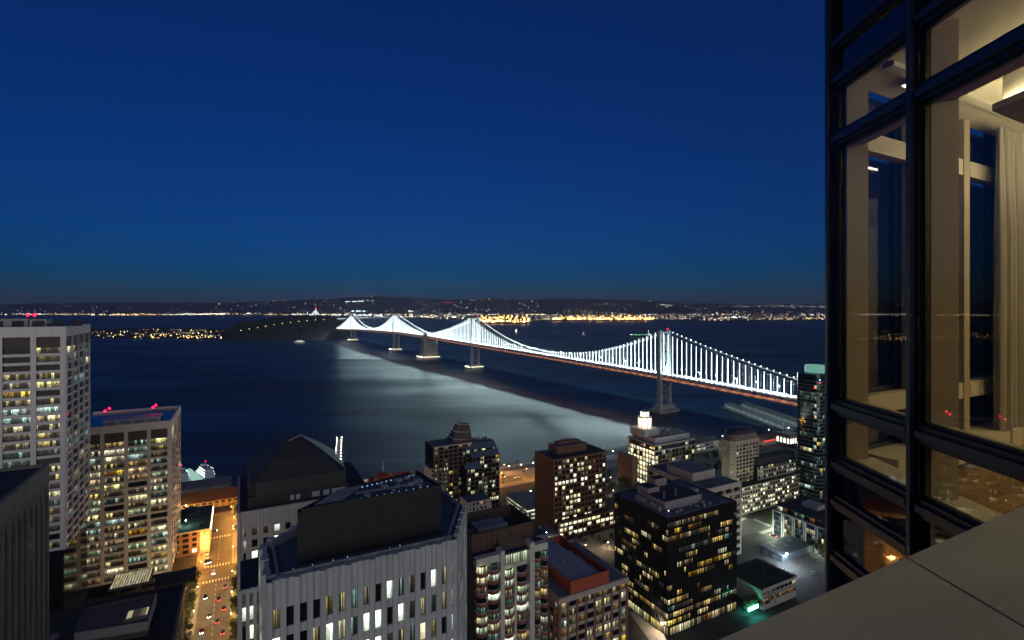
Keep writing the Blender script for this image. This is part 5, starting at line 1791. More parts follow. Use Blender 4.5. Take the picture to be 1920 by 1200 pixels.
for bb in (152, 153.5, 156, 157.5):
    gsheet('tram_rail', -70, 470, bb, bb + .12, G + .018, RAIL)

# right-hand crossing below the beige block
X0 = P(1412, 985)
def x2(a, b, z=G):
    v = X0 + E2 * a + E1 * b
    return Vector((v.x, v.y, z))
def xsheet(name, a0, a1, b0, b1, z, m, h=None):
    return sheet(name, [x2(a0, b0), x2(a1, b0), x2(a1, b1), x2(a0, b1)], z, m, h)
xsheet('side_street', -8, 8, -130, 70, G + .024, ROADL)
xsheet('side_street', -60, 120, -9, 9, G + .028, ROADL)
for k in range(10):
    xsheet('crossing_bar', -7.2 + k * 1.5, -6.5 + k * 1.5, 10, 13.5, G + .032, PAINT)
    xsheet('crossing_bar', 9, 12.5, -7.2 + k * 1.5, -6.5 + k * 1.5, G + .032, PAINT)
    xsheet('crossing_bar', -7.2 + k * 1.5, -6.5 + k * 1.5, -13.5, -10, G + .032, PAINT)
sheet('courtyard', [P(1075, 1012), P(1150, 990), P(1158, 1080), P(1100, 1088)], G, PROM, .1)
xsheet('pavement', 8.3, 14, 14, 70, G, PAVE, .14)
xsheet('pavement', 13, 19, -95, -10, G, PAVE, .14)
xsheet('car_park', 8.2, 110, -128, -62, G + .036, M('car_park_asphalt', (.085, .09, .095), .8, .25, .1, .2))
sheet('pavement', [P(1180, 1150), P(1205, 1139), P(1262, 1215), P(1236, 1225)], G, PAVE, .14)

# ---- lamps
POLE = M('lamp_pole', (.12, .13, .13), .5, .2, 1.0)
def lamp(p, h, col, watts, label, group, glow=22, arm=1.2, rot=0.0, r=.35):
    t = thing('street_lamp', label, 'street lamp', p, rot, group)
    MB().bar((0, 0, 0), (0, 0, h), .11, 6, .07).build('pole', POLE, t)
    if arm: MB().bar((0, 0, h - .1), (arm, 0, h + .15), .06, 5).build('arm', POLE, t)
    key = 'lamp_%s' % '_'.join('%d' % int(c * 100) for c in col)
    MB().octa((arm, 0, h), r).build('lamp_head', EM(key + '_%d' % glow, col, glow), t)
    if watts:
        ld = bpy.data.lights.new('lamp_light', 'POINT'); ld.energy = watts; ld.color = col; ld.shadow_soft_size = r
        lo = bpy.data.objects.new('lamp_light', ld); lo.location = (arm, 0, h - r - .25); link(lo, t)
    return t
ORANGE = (1.0, .42, .07)
WARMW = (1.0, .78, .5)
COOLW = (.72, .9, 1.0)
GREENW = (.85, 1.0, .78)
for k, (a, b_, w_) in enumerate(((-10, 66, 9000), (10, 80, 9000), (-10, 95, 9000), (10, 112, 9000), (-10, 124, 11000), (10, 135, 11000), (-22, 150, 12000), (8, 160, 12000), (-45, 140, 9000), (30, 150, 9000))):
    lamp(g2(a, b_), 9, ORANGE, w_ * 1.7, 'tall orange sodium street lamp at the boulevard end of the main street', 'orange lamps of the main street end', 30, rot=TH if a < 0 else TH + math.pi)
for k, (a, b_) in enumerate(((10, -4), (-10, 8), (10, 20), (-10, 35), (10, 46), (-10, -22), (10, -35))):
    lamp(g2(a, b_), 8, (1.0, .60, .22), 6500, 'amber street lamp among the kerb trees of the main street', 'amber lamps of the main street', 26, rot=TH if a < 0 else TH + math.pi)
for k in range(11):
    lamp(g2(-19 + 0.4 * (k % 2), 48 - k * 7.5), 4.2, WARMW, 1600, 'low white globe lamp on the plaza beside the podium block', 'globe lamps of the plaza', 30, 0, r=.42)
for k in range(9):
    p = g2(155 + 14 * k, 131 + (k % 2) * 22)
    lamp(p, 9, ORANGE, 11000, 'orange sodium lamp over the waterfront boulevard behind the brown towers', 'orange lamps of the waterfront boulevard', 30, rot=TH + math.pi / 2)
for k in range(34):                                        # promenade lamps
    i = k / 33 * (len(pr) - 1.001)
    q = pr[int(i)].lerp(pr[int(i) + 1], i - int(i)) + Vector((.5, -3, 0))
    lamp(q, 6, COOLW if k % 3 else WARMW, 300, 'small white promenade lamp along the sea wall', 'promenade lamps along the sea wall', 34, 0, r=.45)
for k, (a, b_) in enumerate(((-9.5, 12), (9.5, 24), (-9.5, 40), (9.6, -16), (10, 48), (-9.5, -22))):
    lamp(x2(a, b_), 8, GREENW, 12000, 'greenish-white street lamp at the crossing below the beige block', 'greenish lamps of the side crossing', 26, rot=TH)
for k, (u, v) in enumerate(((1535, 1040), (1556, 1053), (1480, 990))):
    lamp(P(u, v), 5, GREENW, 4500, 'greenish lamp among the trees in front of the mid-rise block', 'lamps before the mid-rise block', 20, 0)
fp = P(1474, 1062)
t = lamp(fp, 8.5, (.72, .88, 1.0), 22000, 'glaring white-blue floodlight on a pole over the car park', None, 140, .6, R(-60), r=.55)
for (u, v, w_) in ((1215, 1160, 8000), (1240, 1190, 8000)):
    lamp(P(u, v), 6, WARMW, w_, 'white lamp on the pavement beside the black glass block', 'lamps beside the black glass block', 26, 0)
for (u, v, c_, w_) in ((1098, 1035, WARMW, 2500), (1140, 1030, WARMW, 2500), (1150, 930, WARMW, 1500), (1160, 905, GREENW, 1500), (1168, 945, WARMW, 1500), (1145, 905, WARMW, 1200)):
    lamp(P(u, v), 5, c_, w_, 'garden lamp on the planted ground around the brown brick tower', 'garden lamps around the brick tower', 20, 0)
for (u, v) in ((1335, 832), (1318, 838), (1362, 832), (1408, 838), (1440, 834)):
    lamp(P(u, v), 7, (1, .5, .18), 3500, 'warm lamp on the waterfront road behind the beige apartment tower', 'warm lamps of the waterfront road', 26, 0)
lamp(P(671, 918), 8, COOLW, 1500, 'bright cool-white lamp beside the pavilion with red dome roof', None, 130, 0, r=.8)
lamp(P(349, 966), 8, (1, .55, .18), 6000, 'bright orange lamp behind the small street-corner hotel', None, 60, 0, r=.6)

# ---- trees
LEAF = [M('leaf_green', (.05, .075, .02), .7, .4, .8), M('leaf_olive', (.075, .075, .022), .7, .4, .8), M('leaf_dark', (.03, .05, .018), .7, .4, .8)]
BARK = M('bark', (.07, .05, .035), .9, .3, 2)
def crown_mesh(seed, m, r, h, n=900, leaf=.42):
    rg = random.Random(seed)
    mb = MB()
    lumps = [(rg.uniform(-.55, .55) * r, rg.uniform(-.55, .55) * r, rg.uniform(.25, .8) * h, rg.uniform(.32, .6) * r) for _ in range(9)]
    for i in range(n):
        cx, cy, cz, cr_ = rg.choice(lumps)
        d = Vector((rg.gauss(0, 1), rg.gauss(0, 1), rg.gauss(0, .8))).normalized() * cr_ * rg.random() ** .35
        c = Vector((cx, cy, cz)) + d
        a = Vector((rg.gauss(0, 1), rg.gauss(0, 1), rg.gauss(0, 1))).normalized()
        b = a.cross(Vector((rg.gauss(0, 1), rg.gauss(0, 1), rg.gauss(0, 1)))).normalized()
        s = leaf * rg.uniform(.6, 1.3)
        mb.add([c + a * s, c + b * s * .6, c - a * s, c - b * s * .6], [(0, 1, 2, 3)])
    return mb.mesh('crown', m)
def trunk_mesh(seed, h, r):
    rg = random.Random(seed)
    mb = MB()
    mb.bar((0, 0, 0), (0, 0, h * .55), .2, 6, .13)
    for k in range(5):
        a = 2 * math.pi * k / 5 + rg.random()
        mb.bar((0, 0, h * (.35 + .04 * k)), (math.cos(a) * r * .55, math.sin(a) * r * .55, h * (.62 + .2 * rg.random())), .09, 5, .04)
    return mb.mesh('trunk', BARK)
CROWNS = [crown_mesh(i, LEAF[i % 3], 3.2, 8.5) for i in range(6)]
TRUNKS = [trunk_mesh(i, 8.5, 3.2) for i in range(3)]
_rt = random.Random(5)
def tree(p, sc, label, group, var=None):
    t = thing('street_tree', label, 'tree', p, _rt.uniform(0, 6), group)
    t.scale = (sc, sc, sc * _rt.uniform(.9, 1.1))
    link(bpy.data.objects.new('trunk', _rt.choice(TRUNKS)), t)
    link(bpy.data.objects.new('crown', CROWNS[var if var is not None else _rt.randrange(6)]), t)
for k in range(17):
    tree(g2(-12 + _rt.uniform(-.8, .8) - (k % 2) * 2.2, 56 - k * 5.6), _rt.uniform(.9, 1.25), 'leafy street tree on the plaza side of the main street', 'trees on the plaza side of the main street')
for k in range(10):
    tree(g2(10.8, 56 - k * 8.2), _rt.uniform(.75, 1.0), 'slim street tree at the foot of the stone and finned towers', 'trees at the tower side of the main street', k % 2 * 3 + 1)
for k in range(4):
    tree(g2(-24 - k * 9, 62), _rt.uniform(.9, 1.1), 'street tree at the corner below the white twin tower', 'trees below the shorter white tower')
for (u, v) in ((1470, 992), (1486, 1003), (1498, 1012), (1510, 1022), (1522, 1032), (1534, 1040), (1546, 1050), (1462, 988), (1504, 1030), (1556, 1060)):
    tree(P(u, v), _rt.uniform(.95, 1.3), 'round street tree along the front of the mid-rise block', 'trees before the mid-rise block')
for (u, v) in ((1412, 958), (1440, 972), (1430, 950), (1448, 985)):
    tree(P(u, v), _rt.uniform(.8, 1.1), 'street tree by the crossing under the courtyard block', 'trees by the side crossing')
for k in range(16):
    tree(P(1140 + _rt.uniform(0, 55), 885 + _rt.uniform(0, 60)), _rt.uniform(.7, 1.1), 'garden tree between the brown tower and the lantern block', 'garden trees between the towers')
for k in range(9):
    tree(P(1320 + _rt.uniform(0, 40), 858 + _rt.uniform(0, 40)), _rt.uniform(.9, 1.3), 'dark tree behind the beige block near the waterfront', 'trees behind the beige block')
for k in range(7):
    tree(P(1395 + k * 9, 1150 - k * 3), _rt.uniform(.8, 1.1), 'tree catching the teal glow before the low shop block', 'trees before the low shop block')
for k in range(8):
    tree(P(1075 + k * 12, 1010 + (k % 3) * 5), .6, 'small tree in the court behind the red-roofed office block', 'court trees')
PALM = M('palm_leaf', (.05, .065, .025), .7, .3, .8)
def palm(p, label, group):
    t = thing('palm_tree', label, 'palm', p, _rt.uniform(0, 6), group)
    MB().bar((0, 0, 0), (.3, .1, 9), .26, 7, .2).build('trunk', BARK, t)
    mb = MB()
    for k in range(26):
        a = 2 * math.pi * k / 26 * 2.6; el = _rt.uniform(-.5, .9)
        pts = [Vector((.3, .1, 9))]
        for j in range(1, 5):
            r_ = j * .75
            pts.append(Vector((.3 + math.cos(a) * r_, .1 + math.sin(a) * r_, 9 + el * r_ - .16 * r_ * r_)))
        side = Vector((-math.sin(a), math.cos(a), 0))
        for j in range(4):
            w0, w1 = .35 * (1 - j / 5), .35 * (1 - (j + 1) / 5)
            mb.add([pts[j] - side * w0, pts[j] + side * w0, pts[j + 1] + side * w1, pts[j + 1] - side * w1], [(0, 1, 2, 3)])
    mb.build('crown', PALM, t)
for k in range(14):
    palm(g2(150 + 11 * k, 160 if k % 2 else 126), 'palm on the waterfront boulevard under orange lamps', 'palms of the waterfront boulevard')
for k in range(5):
    palm(g2(-40 + 16 * k, 166), 'palm before the orange-lit pier building', 'palms before the pier building')

# ---- cars
def car_proto():
    t = bpy.data.objects.new('car', None)
    prof = [(-2.2, .35), (-2.25, .75), (-1.7, .9), (-1.15, 1.42), (.45, 1.46), (1.15, .98), (2.1, .82), (2.25, .55), (2.2, .35)]
    return prof
CARM = [M('car_white', (.7, .7, .7), .25, .03, 1, spec=.6), M('car_black', (.02, .02, .022), .2, .1, 1, spec=.6), M('car_silver', (.35, .36, .37), .25, .05, 1, metal=.5), M('car_red', (.3, .03, .025), .25, .05, 1, spec=.6), M('car_blue', (.03, .06, .15), .25, .05, 1, spec=.6)]
CGLASS = M('car_glass', (.01, .012, .014), .05, .1, 1, spec=.8)
TYRE = M('tyre', (.015, .015, .015), .8, .1, 1)
HEADL = {True: EM('headlight', (1.0, .92, .75), 60), False: M('headlight_off', (.5, .5, .5), .2, .1, 1)}
TAILL = {True: EM('taillight', (1.0, .05, .04), 30), False: M('taillight_off', (.25, .02, .02), .3, .1, 1)}
_cm = {}
def car_meshes(i):
    if i in _cm: return _cm[i]
    prof = [(-2.2, .32), (-2.28, .72), (-2.15, .95), (-1.2, 1.0), (1.0, .98), (2.05, .84), (2.25, .6), (2.22, .32)]
    mb = MB(); n = len(prof)
    mb.add([(x, -.88, z) for x, z in prof] + [(x, .88, z) for x, z in prof], [tuple(range(n)), tuple(range(2 * n - 1, n - 1, -1))] + [(k, k + n, (k + 1) % n + n, (k + 1) % n) for k in range(n)])
    body = mb.mesh('body', CARM[i])
    gl = MB().loft([[(-1.75, -.8, .97), (1.1, -.8, .97), (1.1, .8, .97), (-1.75, .8, .97)], [(-1.1, -.62, 1.42), (.4, -.62, 1.42), (.4, .62, 1.42), (-1.1, .62, 1.42)]]).mesh('cabin', CGLASS)
    rf = MB().box(-1.08, .38, -.61, .61, 1.421, 1.47).mesh('roof', CARM[i])
    _cm[i] = (body, gl, rf)
    return _cm[i]
WH = MB().bar((0, -.1, 0), (0, .1, 0), .33, 10).mesh('wheel', TYRE)
LM = {}
for on in (True, False):
    LM['h', on] = MB().box(-.04, .04, -.2, .2, -.08, .08).mesh('headlight', HEADL[on])
    LM['t', on] = MB().box(-.04, .04, -.2, .2, -.07, .07).mesh('taillight', TAILL[on])
NAMES = ['white', 'black', 'silver', 'red', 'dark blue']
def car(p, rot, i, where, on, group):
    t = thing('car', '%s car %s' % (NAMES[i], where), 'car', p, rot, group)
    for nme, me in zip(('body', 'cabin', 'roof'), car_meshes(i)):
        link(bpy.data.objects.new(nme, me), t)
    for x in (-1.4, 1.4):
        for y in (-.8, .8):
            o = bpy.data.objects.new('wheel', WH); o.location = (x, y, .33); link(o, t)
    for y in (-.6, .6):
        o = bpy.data.objects.new('headlight', LM['h', on]); o.location = (2.27, y, .62); link(o, t)
        o = bpy.data.objects.new('taillight', LM['t', on]); o.location = (-2.27, y, .76); link(o, t)
_rc = random.Random(11)
UP, DOWN = TH + math.pi / 2, TH - math.pi / 2
zr = G + .03
for k, b_ in enumerate((-58, -46, -30, -20, -6, 6, 18, 30, 44)):
    car(g2(2.2 if k % 2 else 5.0, b_, zr), UP, _rc.randrange(5), 'driving away along the main street, tail lights on', True, 'cars driving away on the main street')
for k, b_ in enumerate((-62, -48, -34, -15, 0, 14, 36, 66, 84)):
    car(g2(-2.0 if k % 2 else -4.9, b_, zr), DOWN, _rc.randrange(5), 'coming up the main street with headlights on', True, 'cars coming up the main street')
for k in range(7):
    car(g2(-7.0, -62 + k * 6.4, zr), DOWN, _rc.randrange(5), 'parked at the plaza kerb of the main street', False, 'cars parked at the plaza kerb')
for k in range(6):
    car(g2(-6.9, 78 + k * 6.6, zr), DOWN, _rc.randrange(5), 'parked beside the street-corner hotel', False, 'cars parked beside the hotel')
for k in range(7):
    car(g2(-30 + k * 13 + _rc.uniform(-2, 2), 136 + (k % 2) * 3.4, zr), TH + (math.pi if k % 2 else 0), _rc.randrange(5), 'crossing the main street end on the boulevard', True, 'cars on the boulevard at the street end')
for k in range(10):
    car(g2(150 + k * 12, 136 + (k % 3) * 3.5, zr), TH + (math.pi if k % 2 else 0), _rc.randrange(5), 'on the orange-lit waterfront boulevard', True, 'cars on the waterfront boulevard')
for k, (u, v, r_) in enumerate(((1524, 1076, .2), (1482, 1084, 1.2), (1488, 1080, 1.3), (1475, 1085, 1.1), (1466, 1070, 2), (1478, 1108, .4), (1530, 1050, 1), (1540, 1046, 1))):
    car(P(u, v, G + .045), TH + r_, (0, 1, 1, 4, 0, 1, 2, 0)[k], 'parked in the floodlit car park', False, 'cars in the floodlit car park')
for k, (a, b_, r_) in enumerate(((-4, 30, UP), (3, 24, DOWN), (-4, -20, UP), (3.5, -34, DOWN), (-22, 3, TH), (26, -4, TH + math.pi), (-4, -45, UP), (3, 46, DOWN))):
    car(x2(a, b_, G + .045), r_, _rc.randrange(5), 'near the crossing below the beige block', k % 2 == 0, 'cars near the side crossing')

# ================================================================ WATERFRONT
# small hotel on the street corner
def hotel():
    c = P(393, 1034)
    b = Bld('corner_hotel', 'small street-corner hotel with rounded pale bay, brick base and planted roof terrace', 'hotel', c)
    h = 19.5 - G
    PAL = M('hotel_pale', (.50, .42, .30), .8, .1, .4, .1)
    BRK = M('hotel_brick', (.20, .12, .085), .8, .2, .5, .1)
    W, L = 34, 50
    xb = reach(c, E2, 375)
    b.box('core', W_DARK, -W, -1, 1, L, 0, h - 1)
    f = b.face((-W, 0), (xb, 0)); f2 = b.face((xb, -.8), (0, -.8)); g = b.face((0, 0), (0, L))
    tb = [(W_DARK, 4), (W_WARM, 2), (W_BRIGHT, 1), (W_DIM, 2)]
    b.grid(f, fl(0, h - 1, 3.7), 5, BRK, tb, pier=2.0, span=1.3, rec=.3, z_top=h - 1)
    b.grid(f2, fl(0, h - 1, 3.7), 3, PAL, tb, pier=1.3, span=1.3, rec=.3, z_top=h - 1)
    b.grid(g, fl(0, h - 1, 3.7), 12, PAL, tb, pier=1.6, span=1.3, rec=.3, z_top=h - 1)
    b.box('parapet', PAL, -W, .1, -.9, .2, h - 1, h)
    b.box('parapet', PAL, -.4, .12, .2, L, h - 1, h - .01)
    b.box('roof', M('terrace_green', (.05, .08, .06), .9, .4, .3, .3), -W, -.4, .2, L, h - 1, h - .6)
    MB().loft([[(-14 + 6 * math.cos(a) * k, L - 12 + 9 * math.sin(a) * k, z) for a in [2 * math.pi * i / 14 for i in range(14)]] for k, z in ((1, h - .6), (.96, h + 1.6), (.5, h + 2.6))]).build('pavilion_roof', ROOFD, b.o)
    for k in range(10):
        x, y = -b.rng.uniform(3, 26), b.rng.uniform(6, L - 6)
        b.box('planter', _mats['moss_dark'], x, x + 2, y, y + 2, h - .6, h + .5)
    b.box('terrace_canopy', M('canopy_white', (.6, .62, .6), .7), -26, -17, 4, 9, h + 1.9, h + 2.1)
    for (x, y) in ((-26, 4), (-17, 4), (-26, 9), (-17, 9)):
        MB().bar((x, y, h - .6), (x, y, h + 1.9), .06, 4).build('canopy_post', MECH, b.o)
    for k in range(16):
        MB().octa((.5, 3 + k * 2.9, h - 1.6), .28).build('festoon_lamp', EM('festoon', (1, .75, .45), 30), b.o)
    ld = bpy.data.lights.new('terrace_light', 'POINT'); ld.energy = 1600; ld.color = (.6, 1, .85); ld.shadow_soft_size = .3
    lo = bpy.data.objects.new('terrace_light', ld); lo.location = (-15, 12, h + 3.4); link(lo, b.o)
    MB().bar((-15, 12, h - .6), (-15, 12, h + 3.6), .06, 5).build('terrace_mast', MECH, b.o)
    MB().octa((-15, 12, h + 3.9), .4).build('terrace_lamp', EM('terrace_lamp', (.6, 1, .85), 90), b.o)
    b.close()
hotel()

def pier_sheds():
    c = P(359, 958)
    b = Bld('pier_building', 'long low pier building with orange-lit arched front and brown hipped roof', 'pier building', c)
    YEL = M('ochre_wall', (.55, .40, .18), .8, .1, .4, .1)
    x0, x1 = -40, reach(c, E2, 470)
    h = 6.0
    b.box('wall', YEL, x0, x1, 0, 20, 0, h)
    f = b.face((x0, 0), (x1, 0))
    n = 18
    for i in range(n):
        s_ = f.L * (i + .5) / n
        f.box('window', pick(b.rng, [(W_DARK, 3), (W_DIM, 1)]), s_ - 1.4, s_ + 1.4, h - 2.6, h - 1.0, .01, .06)
        f.box('bay_door', M('ochre_door', (.35, .25, .12), .7), s_ - 1.3, s_ + 1.3, .1, h - 3.1, .01, .06)
        f.box('pilaster', YEL, f.L * i / n - .3, f.L * i / n + .3, 0, h, 0, .3)
    TILE = M('tile_brown', (.12, .065, .04), .8, .2, .5, .2)
    MB().add([(x0 - 1.5, -1.5, h), (x1 + 1.5, -1.5, h), (x1 + 1.5, 21.5, h), (x0 - 1.5, 21.5, h), (x0 + 10, 10, h + 6.5), (x1 - 10, 10, h + 6.5)], [(0, 1, 5, 4), (1, 2, 5), (2, 3, 4, 5), (3, 0, 4), (0, 3, 2, 1)]).build('roof', TILE, b.o)
    # longer shed behind on piles
    c2 = P(352, 930, 2.5)
    b2 = Bld('pier_shed', 'grey-roofed pier shed on the water behind the orange-lit pier building', 'pier shed', c2)
    w2 = reach(c2, E2, 431)
    b2.o.location.z = 0
    b2.box('deck', M('pier_deck', (.16, .15, .14), .85, .2, .2, .2), -30, w2 + 1, -6, 30, 1.2, 2.6)
    b2.box('wall', M('shed_grey', (.22, .21, .20), .8, .15, .3, .1), -28, w2, 4, 26, 2.6, 7.5)
    MB().add([(-29, 3, 7.5), (w2 + 1, 3, 7.5), (w2 + 1, 27, 7.5), (-29, 27, 7.5), (-29, 15, 11.5), (w2 + 1, 15, 11.5)], [(0, 1, 5, 4), (2, 3, 4, 5), (0, 4, 3), (1, 2, 5), (0, 3, 2, 1)]).build('roof', M('shed_roof_grey', (.16, .16, .17), .7, .2, .2, .1), b2.o)
    for k in range(9):
        for y in (-5, 12, 29):
            MB().bar((-28 + k * 9, y, -3), (-28 + k * 9, y, 1.2), .4, 8).build('pile', BARK, b2.o)
    # pavilion with the red dome and flag
    c3 = P(722, 912)
    b3 = Bld('dome_pavilion', 'low waterfront pavilion with dark red dome roof and flagpole', 'pavilion', c3)
    DR = M('dome_red', (.11, .03, .022), .7, .2, .4, .1)
    ring = lambda r_, z: [(r_ * math.cos(2 * math.pi * k / 16), 8 + r_ * math.sin(2 * math.pi * k / 16), z) for k in range(16)]
    MB().loft([ring(9, 0), ring(9, 6)]).build('drum', DR, b3.o)
    MB().loft([ring(10.4, 6), ring(9.5, 7), ring(6.5, 9.6), ring(2.5, 11.2), ring(.4, 12)]).build('dome', DR, b3.o)
    MB().bar((0, 8, 12), (0, 8, 23), .2, 6).build('flagpole', _mats['pole_white'], b3.o)
    b3.box('wing', DR, -24, 28, 6, 14, 0, 5)
    MB().add([(-25, 5, 5), (29, 5, 5), (29, 15, 5), (-25, 15, 5), (-25, 10, 8), (29, 10, 8)], [(0, 1, 5, 4), (2, 3, 4, 5), (0, 4, 3), (1, 2, 5), (0, 3, 2, 1)]).build('wing_roof', DR, b3.o)
    c4 = P(650, 920)
    b4 = Bld('blue_roof_shed', 'blue flat-roofed waterfront building beside the lit walking pier', 'pier building', c4)
    b4.box('wall', CONC_B, 0, 20, 0, 24, 0, 8); b4.box('roof', M('roof_blue', (.06, .10, .17), .6, .2, .2, .1), -.5, 20.5, -.5, 24.5, 8, 8.6)
    b4.box('roof_unit', MECH, 5, 9, 10, 14, 8.6, 10)
    f4 = b4.face((0, 0), (20, 0))
    for k in range(5): f4.box('window', W_DIM if k % 2 else W_DARK, 1 + k * 3.8, 3.6 + k * 3.8, 3, 5, .01, .06)
pier_sheds()

def walking_pier():
    a, b = P(632, 886, 3.2), P(636.5, 823, 3.2)
    d = (b - a); L = d.length; rot = math.atan2(d.y, d.x)
    o = thing('walking_pier', 'narrow walking pier reaching into the bay with two rows of small white lamps', 'pier', (a.x, a.y, 0), rot)
    box(o, 'deck', M('pier_walk', (.3, .29, .27), .85, .1, .4, .1), -12, L, -3, 3, 2.4, 3.2)
    for k in range(11):
        for y in (-2.4, 2.4):
            MB().bar((k * L / 10, y, -3), (k * L / 10, y, 2.4), .4, 8).build('pile', CONC_G, o)
    for y in (-2.9, 2.9): box(o, 'railing', MECH, -12, L, y - .05, y + .05, 3.2, 4.2)
    LB = EM('pier_lamp', (1, .92, .75), 34)
    for k in range(12):
        for y in (-2.9, 2.9):
            MB().bar((4 + k * (L - 6) / 11, y, 3.2), (4 + k * (L - 6) / 11, y, 5.2), .07, 5).build('lamp_post', MECH, o)
            MB().octa((4 + k * (L - 6) / 11, y, 5.4), .42).build('lamp', LB, o)
walking_pier()

def long_pier():
    # dark finger pier with two sheds, under the bridge
    a = P(1367, 762, 3.5); b = P(1530, 822, 3.5)
    d = a - b; L = d.length; rot = math.atan2(d.y, d.x)
    o = thing('finger_pier', 'long dark finger pier with two parallel roofed sheds near the bridge', 'pier', (b.x, b.y, 0), rot)
    DK = M('pier_dark', (.045, .045, .05), .85, .25, .1, .2)
    WL = M('pier_shed_wall', (.16, .17, .18), .8, .1, .2, .1, streak=.2)
    box(o, 'deck', DK, -40, L + 4, -46, 12, 1.0, 2.8)
    for (y0, y1, nme) in ((-8, 8, 'near'), (-40, -22, 'far')):
        box(o, 'shed_wall', WL, -40, L, y0, y1, 2.8, 8)
        MB().add([(-41, y0 - 1, 8), (L + 1, y0 - 1, 8), (L + 1, y1 + 1, 8), (-41, y1 + 1, 8), (-41, (y0 + y1) / 2, 11.5), (L + 1, (y0 + y1) / 2, 11.5)], [(0, 1, 5, 4), (2, 3, 4, 5), (0, 4, 3), (1, 2, 5), (0, 3, 2, 1)]).build('shed_roof', DK, o)
        for k in range(16):
            xx = -30 + k * (L + 30) / 16
            box(o, 'shed_door', MECH, xx, xx + 5, y1, y1 + .08, 3, 6.6)
    for k in range(14):
        for y in (-44, 10):
            MB().bar((-36 + k * (L + 36) / 13, y, -3), (-36 + k * (L + 36) / 13, y, 1), .5, 8).build('pile', BARK, o)
    # red-lit shed at its root
    c = P(1432, 836)
    bq = Bld('red_lit_shed', 'low shed with glowing red band along its eaves behind the beige apartment tower', 'shed', c)
    bq.box('wall', CONC_B, 0, 60, 0, 16, 0, 7)
    bq.box('roof', BRICK_BR, -.5, 60.5, -.5, 16.5, 7.0, 8.4)
    bq.box('eaves_light', EM('red_eaves', (1.0, .06, .03), 1.6), -.3, 60, -.35, -.1, 4.6, 5.6)
long_pier()

# ---- boats
HULLW = M('hull_white', (.65, .66, .67), .4, .05, .5)
HULLD = M('hull_dark', (.03, .035, .05), .5, .2, .3)
def hull(L, B, h, sheer=.4):
    mb = MB(); rings = []
    for t in (0, .08, .3, .6, .8, .93, 1.0):
        w_ = B / 2 * (1 if t < .6 else max(.02, 1 - ((t - .6) / .4) ** 2)) * (.86 if t == 0 else 1)
        x = -L / 2 + L * t; zt = h + sheer * max(0, t - .5) * 2
        rings.append([(x, -w_, zt), (x, -w_ * .8, -.6), (x, w_ * .8, -.6), (x, w_, zt)])
    return mb.loft(rings)
def ferry(p, rot, L, label, lit, glow=2.0):
    t = thing('ferry', label, 'ferry', p, rot)
    B = L * .27
    hull(L, B, 2.4).build('hull', HULLW, t)
    for k in range(3):
        x0, x1 = -L * (.46 - .03 * k), L * (.28 - .09 * k)
        z = 2.4 + k * 2.6
        box(t, 'deck_house', HULLW, x0, x1, -B * (.46 - .04 * k), B * (.46 - .04 * k), z, z + 2.5)
        for sgn in (-1, 1):
            for j in range(7):
                xa = x0 + (x1 - x0) * (j + .1) / 7
                box(t, 'window', lit, xa, xa + (x1 - x0) / 7 * .8, sgn * B * (.46 - .04 * k), sgn * (B * (.46 - .04 * k) + .06), z + .9, z + 1.9)
        box(t, 'deck_lamps', EM('ferry_lamp', (.85, 1, .95), 5), x0, x1, -B * (.46 - .04 * k) - .3, -B * (.46 - .04 * k) - .15, z + 2.3, z + 2.42)
        box(t, 'deck_lamps', EM('ferry_lamp', (.85, 1, .95), 5), x0, x1, B * (.46 - .04 * k) + .15, B * (.46 - .04 * k) + .3, z + 2.3, z + 2.42)
    box(t, 'wheelhouse', HULLW, L * .02, L * .14, -B * .2, B * .2, 10.2, 12.4)
    MB().bar((-L * .1, 0, 10), (-L * .1, 0, 16), .15, 6).build('mast', MECH, t)
    MB().octa((-L * .1, 0, 16.2), .6).build('mast_lamp', RED_L, t)
    for sgn in (-1, 1): MB().bar((-L * .25, sgn * B * .2, 10), (-L * .25, sgn * B * .2, 13), .7, 8).build('funnel', HULLD, t)
    return t
ferry(P(383, 893, 0), UP + .35, 36, 'white three-deck ferry moored at the end of the lit landing stage', W_BRIGHTC)
ferry(P(338, 900, 0), UP + .3, 36, 'white ferry half hidden behind the shorter white tower at the landing stage', W_BRIGHTC)
ferry(P(560, 642.5, 0), math.pi * .97, 60, 'ferry with lit decks under way off the wooded island', W_PALE, 1.2)
o = thing('landing_stage', 'floating ferry landing stage with pale green lit canopy', 'landing stage', P(357, 898, 0), UP + .3)
box(o, 'pontoon', CONC_G, -30, 22, -5, 5, -.5, 1.2)
for k in range(6):
    box(o, 'canopy_panel', EM('canopy_glow', (.55, .95, .8), .55), -28 + k * 8, -21 + k * 8, -4.5, 4.5, 5.2, 5.5)
    for y in (-4, 4): MB().bar((-28 + k * 8, y, 1.2), (-28 + k * 8, y, 5.2), .12, 5).build('canopy_post', MECH, o)
for k in range(12): MB().octa((-27 + k * 4.2, -5, 3), .4).build('stage_lamp', EM('stage_lamp', (.4, .6, 1.0), 30), o)

